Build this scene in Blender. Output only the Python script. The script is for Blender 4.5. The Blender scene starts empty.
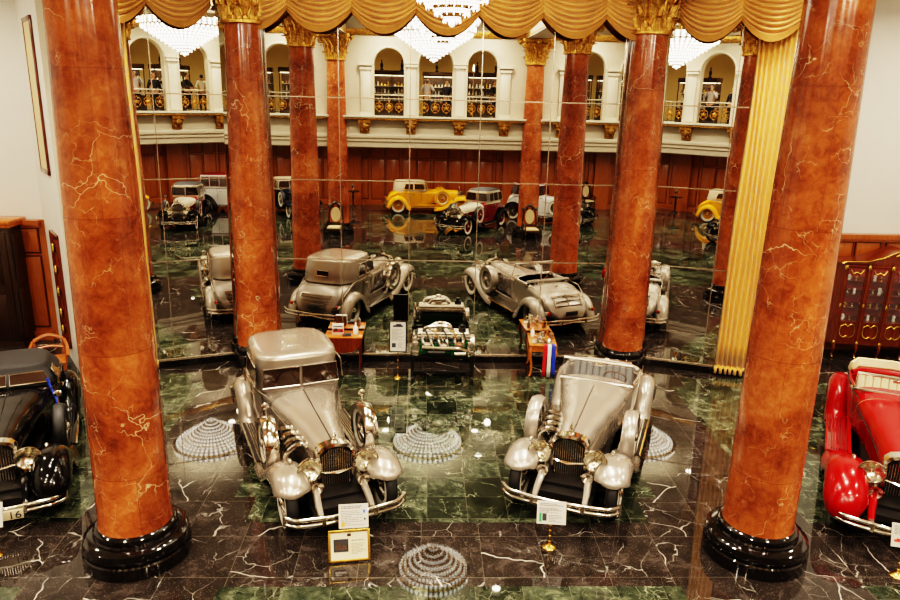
import bpy, bmesh, math, random
from mathutils import Vector, Matrix
random.seed(7)
PI = math.pi
scn = bpy.context.scene
COL = scn.collection
R = math.radians

# ------------------------------------------------------------------ mesh builder
class MB:
    def __init__(s): s.v = []; s.f = []; s.m = []
    def add(s, vs, fs, mi=0, M=None):
        o = len(s.v)
        for p in vs:
            p = Vector(p)
            s.v.append(tuple(M @ p) if M is not None else tuple(p))
        for f in fs: s.f.append([i + o for i in f]); s.m.append(mi)
        return s
    def box(s, c, d, rz=0, M=None, mi=0, bev=0.0):
        x, y, z = d[0] / 2, d[1] / 2, d[2] / 2
        T = Matrix.Translation(c) @ Matrix.Rotation(rz, 4, 'Z')
        if M is not None: T = M @ T
        if bev <= 0:
            vs = [(-x,-y,-z),(x,-y,-z),(x,y,-z),(-x,y,-z),(-x,-y,z),(x,-y,z),(x,y,z),(-x,y,z)]
            return s.add(vs, [(0,3,2,1),(4,5,6,7),(0,1,5,4),(1,2,6,5),(2,3,7,6),(3,0,4,7)], mi, T)
        bm = bmesh.new(); bmesh.ops.create_cube(bm, size=1)
        for v in bm.verts: v.co = Vector((v.co.x * d[0], v.co.y * d[1], v.co.z * d[2]))
        bmesh.ops.bevel(bm, geom=bm.edges[:], offset=bev, segments=2, affect='EDGES', profile=0.5)
        bm.verts.index_update()
        s.add([v.co[:] for v in bm.verts], [[v.index for v in f.verts] for f in bm.faces], mi, T); bm.free()
        return s
    def lathe(s, prof, c=(0,0,0), seg=24, M=None, mi=0, cap=True):
        vs, fs = [], []
        n = len(prof)
        for (r, z) in prof:
            for k in range(seg):
                a = 2 * PI * k / seg
                vs.append((r * math.cos(a), r * math.sin(a), z))
        for i in range(n - 1):
            for k in range(seg):
                k2 = (k + 1) % seg
                fs.append((i*seg+k, i*seg+k2, (i+1)*seg+k2, (i+1)*seg+k))
        if cap:
            if prof[0][0] > 1e-6: fs.append(tuple(range(seg - 1, -1, -1)))
            if prof[-1][0] > 1e-6: fs.append(tuple((n-1)*seg + k for k in range(seg)))
        T = Matrix.Translation(c)
        if M is not None: T = M @ T
        return s.add(vs, fs, mi, T)
    def cyl(s, a, b, r, r2=None, seg=10, M=None, mi=0):
        a = Vector(a); b = Vector(b); r2 = r if r2 is None else r2
        d = b - a; L = d.length
        q = d.to_track_quat('Z', 'Y').to_matrix().to_4x4()
        T = Matrix.Translation(a) @ q
        if M is not None: T = M @ T
        return s.lathe([(r, 0), (r2, L)], (0,0,0), seg, T, mi)
    def tube(s, pts, r, seg=8, M=None, mi=0, closed=False):
        P = [Vector(p) for p in pts]; n = len(P); vs, fs = [], []
        rr = r if isinstance(r, (list, tuple)) else [r] * n
        up = None
        for i in range(n):
            a = P[i-1] if (i > 0 or closed) else P[i]
            b = P[(i+1) % n] if (i < n-1 or closed) else P[i]
            t = (b - a).normalized()
            if up is None:
                up = Vector((0,0,1)) if abs(t.z) < .9 else Vector((1,0,0))
            x = up.cross(t)
            if x.length < 1e-5: x = Vector((1,0,0)).cross(t)
            x.normalize(); y = t.cross(x).normalized(); up = y
            for k in range(seg):
                an = 2*PI*k/seg
                vs.append(P[i] + (x*math.cos(an) + y*math.sin(an)) * rr[i])
        m = n if closed else n-1
        for i in range(m):
            j = (i+1) % n
            for k in range(seg):
                k2 = (k+1) % seg
                fs.append((i*seg+k, i*seg+k2, j*seg+k2, j*seg+k))
        if not closed:
            fs.append(tuple(range(seg-1,-1,-1))); fs.append(tuple((n-1)*seg+k for k in range(seg)))
        return s.add(vs, fs, mi, M)
    def grid(s, rows, M=None, mi=0, closed=False, cap0=False, cap1=False, flip=False):
        n = len(rows[0]); vs = [p for r in rows for p in r]; fs = []
        for i in range(len(rows)-1):
            for k in range(n if closed else n-1):
                k2 = (k+1) % n
                f = (i*n+k, i*n+k2, (i+1)*n+k2, (i+1)*n+k)
                fs.append(f[::-1] if flip else f)
        if cap0: fs.append(tuple(range(n)))
        if cap1: fs.append(tuple((len(rows)-1)*n+k for k in range(n-1,-1,-1)))
        return s.add(vs, fs, mi, M)
    def sphere(s, c, r, seg=14, rings=8, sc=(1,1,1), M=None, mi=0):
        prof = [(max(1e-7, r*math.sin(PI*i/rings)) , -r*math.cos(PI*i/rings)) for i in range(rings+1)]
        T = Matrix.Translation(c) @ Matrix.Diagonal((sc[0],sc[1],sc[2],1))
        if M is not None: T = M @ T
        return s.lathe(prof, (0,0,0), seg, T, mi, cap=False)
    def prism(s, poly, y0, y1, M=None, mi=0):
        """poly of (x,z) extruded along y"""
        n = len(poly)
        vs = [(x, y0, z) for x, z in poly] + [(x, y1, z) for x, z in poly]
        fs = [tuple(range(n)), tuple(range(2*n-1, n-1, -1))]
        for k in range(n): k2 = (k+1) % n; fs.append((k, k+n, k2+n, k2))
        return s.add(vs, fs, mi, M)
    def mesh(s, name, mats, smooth=35):
        me = bpy.data.meshes.new(name)
        me.from_pydata(s.v, [], s.f); me.validate()
        for m in (mats if isinstance(mats, (list, tuple)) else [mats]): me.materials.append(m)
        if len(me.polygons) == len(s.m) and max(s.m or [0]) > 0: me.polygons.foreach_set('material_index', s.m)
        bm = bmesh.new(); bm.from_mesh(me); bmesh.ops.recalc_face_normals(bm, faces=bm.faces[:]); bm.to_mesh(me); bm.free()
        if smooth:
            me.polygons.foreach_set('use_smooth', [True]*len(me.polygons))
            me.set_sharp_from_angle(angle=R(smooth))
        me.update()
        return me
    def build(s, name, mats, parent=None, loc=None, rz=0, smooth=35, thick=0, sub=0, label=None):
        o = bpy.data.objects.new(name, s.mesh(name, mats, smooth)); COL.objects.link(o)
        if parent is not None: o.parent = parent
        if loc is not None: o.location = loc
        if rz: o.rotation_euler.z = rz
        if sub:
            md = o.modifiers.new('sub', 'SUBSURF'); md.levels = sub; md.render_levels = sub
        if thick:
            md = o.modifiers.new('thick', 'SOLIDIFY'); md.thickness = thick; md.offset = -1
        if label: o['label'] = label
        return o

def tag(o, label, cat, group=None):
    o['label'] = label; o['category'] = cat
    if group: o['group'] = group
    return o
def empty(name, loc, rz, label, cat, group=None, scale=None):
    o = bpy.data.objects.new(name, None); COL.objects.link(o); o.empty_display_size = .2
    o.location = loc; o.rotation_euler.z = rz
    if scale: o.scale = (scale,)*3 if not isinstance(scale, tuple) else scale
    return tag(o, label, cat, group)
def kids(o): return [c for c in bpy.data.objects if c.parent == o]
def copy_tree(o, parent=None):
    c = o.copy(); COL.objects.link(c); c.parent = parent
    for ch in kids(o): copy_tree(ch, c)
    return c
# the hall is turned a little against the camera: room axes -> world
RZ = R(2.245); RO = (.44, 0, 0)
def W(x, y, z=0):
    c, s_ = math.cos(RZ), math.sin(RZ)
    return (RO[0] + x*c - y*s_, x*s_ + y*c, z)
def struct(name, mb, mat, smooth=30):
    o = mb.build(name, mat, None, RO, RZ, smooth); o['kind'] = 'structure'; return o

# ------------------------------------------------------------------ materials
def newmat(name):
    m = bpy.data.materials.new(name); m.use_nodes = True
    nt = m.node_tree; b = nt.nodes['Principled BSDF']
    return m, nt, b
def pmat(name, col, rough=.5, metal=0, coat=0, spec=.5, emit=None, es=0, noise=0, nscale=8, bump=0, bscale=40, alpha=1, trans=0, sheen=0):
    m, nt, b = newmat(name)
    b.inputs['Base Color'].default_value = (*col, 1)
    b.inputs['Roughness'].default_value = rough; b.inputs['Metallic'].default_value = metal
    b.inputs['Coat Weight'].default_value = coat; b.inputs['Coat Roughness'].default_value = .04
    b.inputs['Specular IOR Level'].default_value = spec
    b.inputs['Alpha'].default_value = alpha
    b.inputs['Transmission Weight'].default_value = trans
    if sheen: b.inputs['Sheen Weight'].default_value = sheen
    if emit: b.inputs['Emission Color'].default_value = (*emit, 1); b.inputs['Emission Strength'].default_value = es
    tc = nt.nodes.new('ShaderNodeTexCoord')
    nz = nt.nodes.new('ShaderNodeTexNoise'); nz.inputs['Scale'].default_value = nscale; nz.inputs['Detail'].default_value = 4
    nt.links.new(tc.outputs['Object'], nz.inputs['Vector'])
    k = noise if noise else .04
    mx = nt.nodes.new('ShaderNodeMix'); mx.data_type = 'RGBA'
    mx.inputs[6].default_value = (*[c*(1-k) for c in col], 1); mx.inputs[7].default_value = (*[min(1, c*(1+k)) for c in col], 1)
    nt.links.new(nz.outputs['Fac'], mx.inputs[0]); nt.links.new(mx.outputs[2], b.inputs['Base Color'])
    if bump:
        n2 = nt.nodes.new('ShaderNodeTexNoise'); n2.inputs['Scale'].default_value = bscale
        nt.links.new(tc.outputs['Object'], n2.inputs['Vector'])
        bp = nt.nodes.new('ShaderNodeBump'); bp.inputs['Strength'].default_value = bump; bp.inputs['Distance'].default_value = .02
        nt.links.new(n2.outputs['Fac'], bp.inputs['Height']); nt.links.new(bp.outputs['Normal'], b.inputs['Normal'])
    return m
class NT:
    """small node-graph helper"""
    def __init__(s, nt): s.nt = nt
    def n(s, t, **kw):
        o = s.nt.nodes.new(t)
        for k, v in kw.items(): setattr(o, k, v)
        return o
    def l(s, a, b): s.nt.links.new(a, b)
    def math(s, op, a, b=None, c=None):
        o = s.n('ShaderNodeMath', operation=op)
        for i, x in enumerate((a, b, c)):
            if x is None: continue
            if isinstance(x, (int, float)): o.inputs[i].default_value = x
            else: s.l(x, o.inputs[i])
        return o.outputs[0]
    def mix(s, f, a, b):
        o = s.n('ShaderNodeMix', data_type='RGBA')
        for i, x in ((0, f), (6, a), (7, b)):
            if isinstance(x, tuple): o.inputs[i].default_value = (*x, 1) if len(x) == 3 else x
            elif isinstance(x, (int, float)): o.inputs[i].default_value = x
            else: s.l(x, o.inputs[i])
        return o.outputs[2]
    def ramp(s, f, stops):
        o = s.n('ShaderNodeValToRGB'); cr = o.color_ramp
        while len(cr.elements) < len(stops): cr.elements.new(.5)
        for e, (p, c) in zip(cr.elements, stops):
            e.position = p; e.color = (*c, 1) if len(c) == 3 else c
        s.l(f, o.inputs[0]); return o.outputs[0]
    def noise(s, vec, scale, detail=5, dist=0, rough=.55):
        o = s.n('ShaderNodeTexNoise'); o.inputs['Scale'].default_value = scale; o.inputs['Detail'].default_value = detail
        o.inputs['Distortion'].default_value = dist; o.inputs['Roughness'].default_value = rough
        s.l(vec, o.inputs['Vector']); return o
    def sep(s, v):
        o = s.n('ShaderNodeSeparateXYZ'); s.l(v, o.inputs[0]); return o.outputs
    def comb(s, x, y, z):
        o = s.n('ShaderNodeCombineXYZ')
        for i, a in enumerate((x, y, z)):
            if isinstance(a, (int, float)): o.inputs[i].default_value = a
            else: s.l(a, o.inputs[i])
        return o.outputs[0]
    def vadd(s, a, b, op='ADD'):
        o = s.n('ShaderNodeVectorMath', operation=op); s.l(a, o.inputs[0])
        if isinstance(b, tuple): o.inputs[1].default_value = b
        elif isinstance(b, (int, float)): o.inputs[3].default_value = b
        else: s.l(b, o.inputs[1])
        return o.outputs[0]
    def vein(s, vec, scale, width, wob=.35, nsc=1.6, m0=.5):
        """thin broken lines: edges of a warped voronoi"""
        nz = s.noise(vec, nsc, 4)
        off = s.vadd(s.vadd(nz.outputs['Color'], (.5,.5,.5), 'SUBTRACT'), wob*2, 'SCALE')
        v2 = s.vadd(vec, off)
        vo = s.n('ShaderNodeTexVoronoi', feature='DISTANCE_TO_EDGE'); vo.inputs['Scale'].default_value = scale
        s.l(v2, vo.inputs['Vector'])
        line = s.math('LESS_THAN', vo.outputs['Distance'], width)
        soft = s.n('ShaderNodeMapRange'); soft.inputs[1].default_value = 0; soft.inputs[2].default_value = width; soft.inputs[3].default_value = 1; soft.inputs[4].default_value = 0
        s.l(vo.outputs['Distance'], soft.inputs[0])
        mask = s.noise(vec, nsc*.9, 3)
        mk = s.n('ShaderNodeMapRange'); mk.inputs[1].default_value = m0; mk.inputs[2].default_value = m0+.12
        s.l(mask.outputs['Fac'], mk.inputs[0])
        return s.math('MULTIPLY', soft.outputs[0], mk.outputs[0])

def column_marble():
    m, nt, b = newmat('column_marble'); g = NT(nt)
    tc = g.n('ShaderNodeTexCoord'); oi = g.n('ShaderNodeObjectInfo')
    v = g.vadd(tc.outputs['Object'], g.vadd(g.comb(oi.outputs['Random'], oi.outputs['Random'], oi.outputs['Random']), (37., 11., 53.), 'MULTIPLY'))
    x, y, z = g.sep(tc.outputs['Object'])
    n1 = g.noise(v, 1.1, 6, .6); n2 = g.noise(v, 9, 6, .8, .7)
    base = g.ramp(g.math('ADD', g.math('MULTIPLY', n1.outputs['Fac'], .6), g.math('MULTIPLY', n2.outputs['Fac'], .4)),
                  [(.34, (.11,.022,.007)), (.44, (.24,.055,.015)), (.54, (.36,.095,.027)), (.68, (.54,.19,.068))])
    # each drum has its own tone
    drum = g.math('FLOOR', g.math('DIVIDE', g.math('ADD', z, .35), 1.66))
    ang = g.math('ARCTAN2', y, x); sect = g.math('FLOOR', g.math('ADD', g.math('MULTIPLY', ang, .955), g.math('MULTIPLY', drum, .37)))
    wn = g.n('ShaderNodeTexWhiteNoise', noise_dimensions='3D'); g.l(g.comb(drum, sect, oi.outputs['Random']), wn.inputs['Vector'])
    tone = g.math('ADD', .86, g.math('MULTIPLY', wn.outputs['Value'], .3))
    base = g.mix(1.0, base, base)
    sc = g.n('ShaderNodeVectorMath', operation='SCALE'); g.l(base, sc.inputs[0]); g.l(tone, sc.inputs[3])
    ve = g.vein(v, 1.15, .010, .6, 1.3); ve2 = g.vein(g.vadd(v, (5.,3.,1.)), 3.2, .02, .3, 2.2)
    col = g.mix(g.math('MULTIPLY', g.math('MINIMUM', g.math('ADD', ve, g.math('MULTIPLY', ve2, .5)), 1), .85), sc.outputs[0], (.85,.55,.32))
    # joints
    fz = g.math('FRACT', g.math('DIVIDE', g.math('ADD', z, .35), 1.66)); jl = g.math('LESS_THAN', fz, .006)
    fa = g.math('FRACT', g.math('ADD', g.math('MULTIPLY', ang, .955), g.math('MULTIPLY', drum, .37))); ja = g.math('LESS_THAN', fa, .012)
    col = g.mix(g.math('MULTIPLY', g.math('MAXIMUM', jl, ja), .5), col, (.10,.02,.006))
    g.l(col, b.inputs['Base Color']); b.inputs['Roughness'].default_value = .16
    b.inputs['Specular IOR Level'].default_value = .45; b.inputs['Coat Weight'].default_value = .15; b.inputs['Coat Roughness'].default_value = .05
    return m

def floor_marble():
    m, nt, b = newmat('floor_marble'); g = NT(nt)
    tc = g.n('ShaderNodeTexCoord'); P = tc.outputs['Object']
    x, y, z = g.sep(P); T = .612
    def tile(ox, oy):
        return g.math('DIVIDE', g.math('ADD', x, ox), T), g.math('DIVIDE', g.math('ADD', y, oy), T)
    tx, ty = tile(.332, .214)
    ix, iy = g.math('FLOOR', tx), g.math('FLOOR', ty)
    wn = g.n('ShaderNodeTexWhiteNoise', noise_dimensions='3D'); g.l(g.comb(ix, iy, 3.3), wn.inputs['Vector'])
    off = g.vadd(wn.outputs['Color'], (23., 17., 9.), 'MULTIPLY')
    pv = g.vadd(P, off)
    # green serpentine
    n1 = g.noise(pv, 1.6, 8, 1.6, .62); n2 = g.noise(pv, 6.5, 8, 1.0, .7)
    gf = g.math('ADD', g.math('MULTIPLY', n1.outputs['Fac'], .6), g.math('MULTIPLY', n2.outputs['Fac'], .4))
    gre = g.ramp(gf, [(.36, (.007,.009,.007)), (.47, (.020,.025,.017)), (.55, (.045,.052,.033)), (.62, (.11,.115,.077)), (.72, (.36,.35,.26))])
    tone = g.math('ADD', .45, g.math('MULTIPLY', wn.outputs['Value'], 1.1))
    sc = g.n('ShaderNodeVectorMath', operation='SCALE'); g.l(gre, sc.inputs[0]); g.l(tone, sc.inputs[3])
    gv = g.math('MAXIMUM', g.vein(pv, 1.6, .010, .5, 1.4), g.math('MULTIPLY', g.vein(g.vadd(pv, (3.,8.,2.)), 4.5, .02, .3, 2.6), .55))
    green = g.mix(g.math('MULTIPLY', gv, .75), sc.outputs[0], (.55,.58,.40))
    # black marquina in bigger slabs
    bx, by = g.math('DIVIDE', g.math('ADD', x, 2.92), .8343), g.math('DIVIDE', g.math('ADD', y, 1.0), .92)
    wb = g.n('ShaderNodeTexWhiteNoise', noise_dimensions='3D'); g.l(g.comb(g.math('FLOOR', bx), g.math('FLOOR', by), 8.1), wb.inputs['Vector'])
    pb = g.vadd(P, g.vadd(wb.outputs['Color'], (13., 21., 5.), 'MULTIPLY'))
    bn = g.noise(pb, 3, 8, .6, .7)
    blk = g.ramp(bn.outputs['Fac'], [(.32, (.010,.008,.007)), (.55, (.030,.023,.020)), (.75, (.085,.065,.055))])
    bv = g.math('MAXIMUM', g.vein(pb, .55, .0065, .30, .9, .47), g.math('MULTIPLY', g.vein(g.vadd(pb, (2.,2.,7.)), 1.7, .009, .22, 1.6), .5))
    sp = g.n('ShaderNodeTexVoronoi'); sp.inputs['Scale'].default_value = 42; g.l(pb, sp.inputs['Vector'])
    spk = g.math('MULTIPLY', g.math('LESS_THAN', sp.outputs['Distance'], .14), .35)
    black = g.mix(g.math('MINIMUM', g.math('ADD', bv, spk), .85), blk, (.62,.57,.50))
    # layout: runs along the column rows, squares round each column, bands across each bay
    ax = g.math('ABSOLUTE', x)
    def inside(v, c, h): return g.math('LESS_THAN', g.math('ABSOLUTE', g.math('SUBTRACT', v, c)), h)
    strip = inside(ax, 4.2, .88)
    band = g.math('MAXIMUM', inside(y, 8.75, .73), g.math('MAXIMUM', inside(y, 16.4, 1.1), inside(y, 1.3, .75)))
    band = g.math('MAXIMUM', band, g.math('MAXIMUM', inside(y, -6.6, .8), inside(ax, 11.8, .8)))
    sq = g.math('MULTIPLY', inside(ax, 4.21, 1.22), g.math('MAXIMUM', inside(y, 8.78, 1.39), g.math('MAXIMUM', inside(y, .5, 1.42), inside(y, 16.2, 1.42))))
    isb = g.math('MAXIMUM', strip, g.math('MAXIMUM', band, sq))
    col = g.mix(isb, green, black)
    # joints
    def joint(a, w): return g.math('LESS_THAN', g.math('FRACT', a), w)
    jg = g.math('MAXIMUM', joint(tx, .008), joint(ty, .008)); jb = g.math('MAXIMUM', joint(bx, .006), joint(by, .006))
    jm = g.n('ShaderNodeMix', data_type='FLOAT'); g.l(isb, jm.inputs[0]); g.l(jg, jm.inputs[2]); g.l(jb, jm.inputs[3])
    col = g.mix(g.math('MULTIPLY', jm.outputs[0], .32), col, (.30,.26,.20))
    g.l(col, b.inputs['Base Color'])
    rn = g.noise(P, 1.5, 3); rr = g.n('ShaderNodeMapRange'); rr.inputs[3].default_value = .012; rr.inputs[4].default_value = .035
    g.l(rn.outputs['Fac'], rr.inputs[0]); g.l(rr.outputs[0], b.inputs['Roughness'])
    b.inputs['Specular IOR Level'].default_value = .5
    return m

def wood_mat(name, c1, c2, rough=.28, scale=3):
    m, nt, b = newmat(name); g = NT(nt)
    tc = g.n('ShaderNodeTexCoord'); v = g.vadd(tc.outputs['Object'], (6., 6., .6), 'MULTIPLY')
    nz = g.noise(v, scale, 6, 1.2, .65)
    g.l(g.ramp(nz.outputs['Fac'], [(.3, c1), (.7, c2)]), b.inputs['Base Color'])
    b.inputs['Roughness'].default_value = rough; b.inputs['Coat Weight'].default_value = .3; b.inputs['Coat Roughness'].default_value = .12
    return m
def gold_mat(name, c1, c2, rough=.32):
    m, nt, b = newmat(name); g = NT(nt)
    tc = g.n('ShaderNodeTexCoord'); nz = g.noise(tc.outputs['Object'], 14, 6, .5, .65)
    g.l(g.ramp(nz.outputs['Fac'], [(.35, c1), (.65, c2)]), b.inputs['Base Color'])
    b.inputs['Metallic'].default_value = .75; b.inputs['Roughness'].default_value = rough
    bp = g.n('ShaderNodeBump'); bp.inputs['Strength'].default_value = .35; bp.inputs['Distance'].default_value = .03
    g.l(nz.outputs['Fac'], bp.inputs['Height']); g.l(bp.outputs['Normal'], b.inputs['Normal'])
    return m
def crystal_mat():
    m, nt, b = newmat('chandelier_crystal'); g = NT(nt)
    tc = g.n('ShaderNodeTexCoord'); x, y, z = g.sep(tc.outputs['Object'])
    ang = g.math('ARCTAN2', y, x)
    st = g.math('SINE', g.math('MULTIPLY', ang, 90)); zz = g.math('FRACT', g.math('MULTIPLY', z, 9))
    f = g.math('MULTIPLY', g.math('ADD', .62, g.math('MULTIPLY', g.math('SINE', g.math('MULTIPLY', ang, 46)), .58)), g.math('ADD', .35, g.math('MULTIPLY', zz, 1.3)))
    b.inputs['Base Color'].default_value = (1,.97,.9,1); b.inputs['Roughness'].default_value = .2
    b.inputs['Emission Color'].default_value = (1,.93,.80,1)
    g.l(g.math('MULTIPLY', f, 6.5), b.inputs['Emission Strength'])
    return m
M = {}
M['column'] = column_marble(); M['floor'] = floor_marble()
M['black_marble'] = pmat('black_marble', (.008,.006,.006), .06, coat=.5, noise=.6, nscale=5)
M['gold'] = gold_mat('gilded_plaster', (.34,.15,.03), (.95,.56,.16))
M['gold_dark'] = gold_mat('dark_gilding', (.20,.09,.02), (.68,.36,.09), .4)
M['brass'] = pmat('brass', (.72,.45,.12), .22, 1)
M['plaster'] = pmat('cream_plaster', (.60,.52,.40), .6, noise=.05)
M['white_wall'] = pmat('white_wall', (.72,.68,.62), .65, noise=.04, nscale=2)
M['white_trim'] = pmat('white_trim', (.70,.63,.51), .4)
M['jamb'] = pmat('beige_jamb', (.62,.54,.42), .5)
M['ceiling'] = pmat('ceiling_cream', (.80,.72,.55), .7)
M['gallery_wall'] = pmat('gallery_wall', (.66,.50,.26), .7)
M['wood'] = wood_mat('red_wood_panel', (.26,.062,.012), (.42,.125,.024), .3)
M['wood_dark_line'] = pmat('wood_groove', (.075,.016,.004), .4)
M['wood_orange'] = wood_mat('orange_wood', (.40,.10,.015), (.62,.20,.04), .22)
M['wood_dark'] = wood_mat('dark_wood', (.020,.009,.005), (.055,.022,.010), .35)
M['mahogany'] = wood_mat('mahogany', (.09,.016,.004), (.20,.04,.010), .2)
M['mirror'] = pmat('mirror_glass', (.86,.85,.81), 0.0, 1, noise=.001)
M['seam'] = pmat('mirror_seam', (.62,.52,.40), .25, .85)
M['drape'] = pmat('gold_satin', (.80,.415,.12), .36, .15, noise=.18, nscale=5, sheen=.4)
M['fringe'] = pmat('dark_gold_fringe', (.50,.22,.045), .55, .1, noise=.2, nscale=9, bump=.5, bscale=120)
M['curtain'] = pmat('yellow_satin', (.86,.47,.085), .36, .12, noise=.12, nscale=4, sheen=.4)
M['crystal'] = crystal_mat()
M['chrome'] = pmat('chrome', (.86,.82,.76), .07, 1, noise=.02)
M['satin_chrome'] = pmat('satin_chrome', (.72,.66,.58), .22, 1)
M['dark_metal'] = pmat('dark_metal', (.02,.018,.017), .4, .5)
M['silver_paint'] = pmat('silver_beige_paint', (.37,.305,.245), .26, .55, coat=.8, noise=.03)
M['silver_paint2'] = pmat('pale_silver_paint', (.40,.345,.29), .26, .5, coat=.8, noise=.03)
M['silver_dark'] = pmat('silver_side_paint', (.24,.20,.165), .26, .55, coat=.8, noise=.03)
M['black_paint'] = pmat('black_paint', (.004,.0035,.004), .10, coat=.25, spec=.35)
M['red_paint'] = pmat('red_paint', (.30,.0005,.001), .22, coat=.3, spec=.25, noise=.05)
M['dark_red_paint'] = pmat('dark_red_paint', (.20,.008,.010), .12, coat=1)
M['yellow_paint'] = pmat('yellow_paint', (.75,.33,.012), .16, coat=1)
M['cream_paint'] = pmat('cream_paint', (.70,.62,.47), .2, coat=.8)
M['white_paint'] = pmat('white_car_paint', (.72,.70,.66), .18, coat=.8)
M['blue_black'] = pmat('blue_black_paint', (.008,.012,.022), .1, coat=1)
M['tan_top'] = pmat('tan_canvas', (.42,.33,.22), .8, bump=.2)
M['black_top'] = pmat('black_canvas', (.014,.012,.012), .7, bump=.3)
M['rubber'] = pmat('black_rubber', (.010,.009,.009), .55)
M['whitewall'] = pmat('whitewall', (.70,.64,.52), .5)
M['wire'] = pmat('wheel_disc', (.32,.28,.24), .25, .8)
M['car_glass'] = pmat('dark_car_glass', (.035,.018,.012), .03, 0, coat=1, spec=.8)
M['clear_glass'] = pmat('clear_glass', (.8,.8,.78), .02, 0, alpha=.07, spec=.5)
M['lens'] = pmat('headlamp_lens', (.93,.85,.70), .22, 1, coat=1, noise=.12, nscale=9)
M['tail'] = pmat('red_tail_lens', (.45,.01,.008), .1, coat=1)
M['grey_leather'] = pmat('grey_leather', (.17,.165,.16), .5, noise=.15)
M['cream_leather'] = pmat('cream_leather', (.68,.55,.33), .5, noise=.08)
M['brown_leather'] = pmat('brown_leather', (.10,.035,.012), .5, noise=.15)
M['dark_inside'] = pmat('dark_interior', (.012,.008,.006), .7)
M['paper'] = pmat('paper', (.62,.57,.50), .6, noise=.03)
M['cream_paper'] = pmat('cream_mat', (.72,.60,.40), .6, noise=.05)
M['ink'] = pmat('ink', (.16,.14,.13), .7)
M['ink_dark'] = pmat('dark_print', (.03,.03,.035), .6)
M['print_red'] = pmat('red_print', (.55,.04,.02), .6); M['print_green'] = pmat('green_print', (.03,.30,.10), .6); M['print_blue'] = pmat('blue_print', (.06,.14,.50), .6); M['print_orange'] = pmat('orange_print', (.75,.35,.06), .6)
M['engine_green'] = pmat('engine_green', (.006,.075,.022), .25, coat=.5)
M['aluminium'] = pmat('polished_aluminium', (.74,.68,.60), .2, .95, noise=.12)
M['silverware'] = pmat('silverware', (.85,.80,.72), .1, 1)
M['porcelain'] = pmat('porcelain', (.86,.83,.76), .2)
M['gold_leaf'] = pmat('gold_mount', (.80,.50,.12), .25, .9)
M['velvet'] = pmat('red_velvet', (.42,.008,.010), .8, sheen=.5)
M['cushion'] = pmat('cream_cushion', (.66,.52,.30), .7, noise=.15, nscale=14)
M['glow'] = pmat('case_light', (1,.9,.7), .5, emit=(1,.84,.55), es=5)
M['skin'] = pmat('skin', (.50,.26,.15), .5)
M['hair'] = pmat('dark_hair', (.012,.008,.006), .5)
M['shirt'] = pmat('grey_shirt', (.45,.40,.36), .8); M['jacket'] = pmat('dark_jacket', (.018,.016,.022), .8); M['white_shirt'] = pmat('white_shirt', (.70,.66,.58), .8); M['trouser'] = pmat('dark_trousers', (.02,.02,.03), .8)
M['spot'] = pmat('downlight_glow', (1,.95,.85), .4, emit=(1,.86,.62), es=30)
M['candle'] = pmat('candle_glow', (1,.95,.8), .4, emit=(1,.85,.55), es=14)
M['brown_box'] = pmat('brown_goods', (.22,.10,.04), .6, noise=.4); M['blue_cloth'] = pmat('blue_ribbon', (.02,.05,.40), .5); M['red_cloth'] = pmat('red_ribbon', (.55,.015,.02), .5); M['white_cloth'] = pmat('white_ribbon', (.80,.77,.72), .5)
# ------------------------------------------------------------------ the setting (room axes: x along the mirrors, y towards them)
A20 = R(20.5); CX, CY, EX = 4.76, 16.23, 6.95
EY = CY - (EX - CX) * math.tan(A20); FL_ = (EX - CX) / math.cos(A20)
struct('floor', MB().add([(-16,-10,0),(16,-10,0),(16,19,0),(-16,19,0)], [(0,1,2,3)]), M['floor'])
def wallpath(pts, z0, z1, th=.12):
    """vertical slab along a path, thickness to the left of the walking direction"""
    mb = MB()
    for (x0,y0),(x1,y1) in zip(pts[:-1], pts[1:]):
        d = Vector((x1-x0, y1-y0, 0)); n = Vector((-d.y, d.x, 0)).normalized() * th
        q = [(x0,y0),(x1,y1),(x1+n.x,y1+n.y),(x0+n.x,y0+n.y)]
        mb.add([(a,b,z0) for a,b in q] + [(a,b,z1) for a,b in q], [(0,3,2,1),(4,5,6,7),(0,1,5,4),(1,2,6,5),(2,3,7,6),(3,0,4,7)])
    return mb
ZC = 9.15
struct('wall_back', wallpath([(-EX,EY+.07),(-CX,CY+.07),(CX,CY+.07),(EX,EY+.07)], 0, ZC), M['white_wall'])
struct('wall_back_left', wallpath([(-14.2,17.69),(-9.6,17.69)], 0, ZC), M['white_wall'])
struct('wall_back_right', wallpath([(9.6,17.69),(14.2,17.69)], 0, ZC), M['white_wall'])
struct('wall_return_left', wallpath([(-9.6,17.69),(-7.97,15.27)], 0, ZC), M['white_wall'])
struct('wall_return_right', wallpath([(7.97,15.27),(9.6,17.69)], 0, ZC), M['white_wall'])
struct('trim_1', wallpath([(-7.97,15.27),(-EX-.02,EY+.05)], 0, ZC), M['jamb'])
struct('trim_2', wallpath([(EX+.02,EY+.05),(7.97,15.27)], 0, ZC), M['jamb'])
struct('wall_left', wallpath([(-14.2,-9.2),(-14.2,17.8)], 0, ZC), M['white_wall'])
struct('wall_right', wallpath([(14.2,17.8),(14.2,-9.2)], 0, ZC), M['white_wall'])
struct('ceiling', MB().box((0,5,ZC+.06), (30,28,.12)), M['ceiling'])

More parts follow.
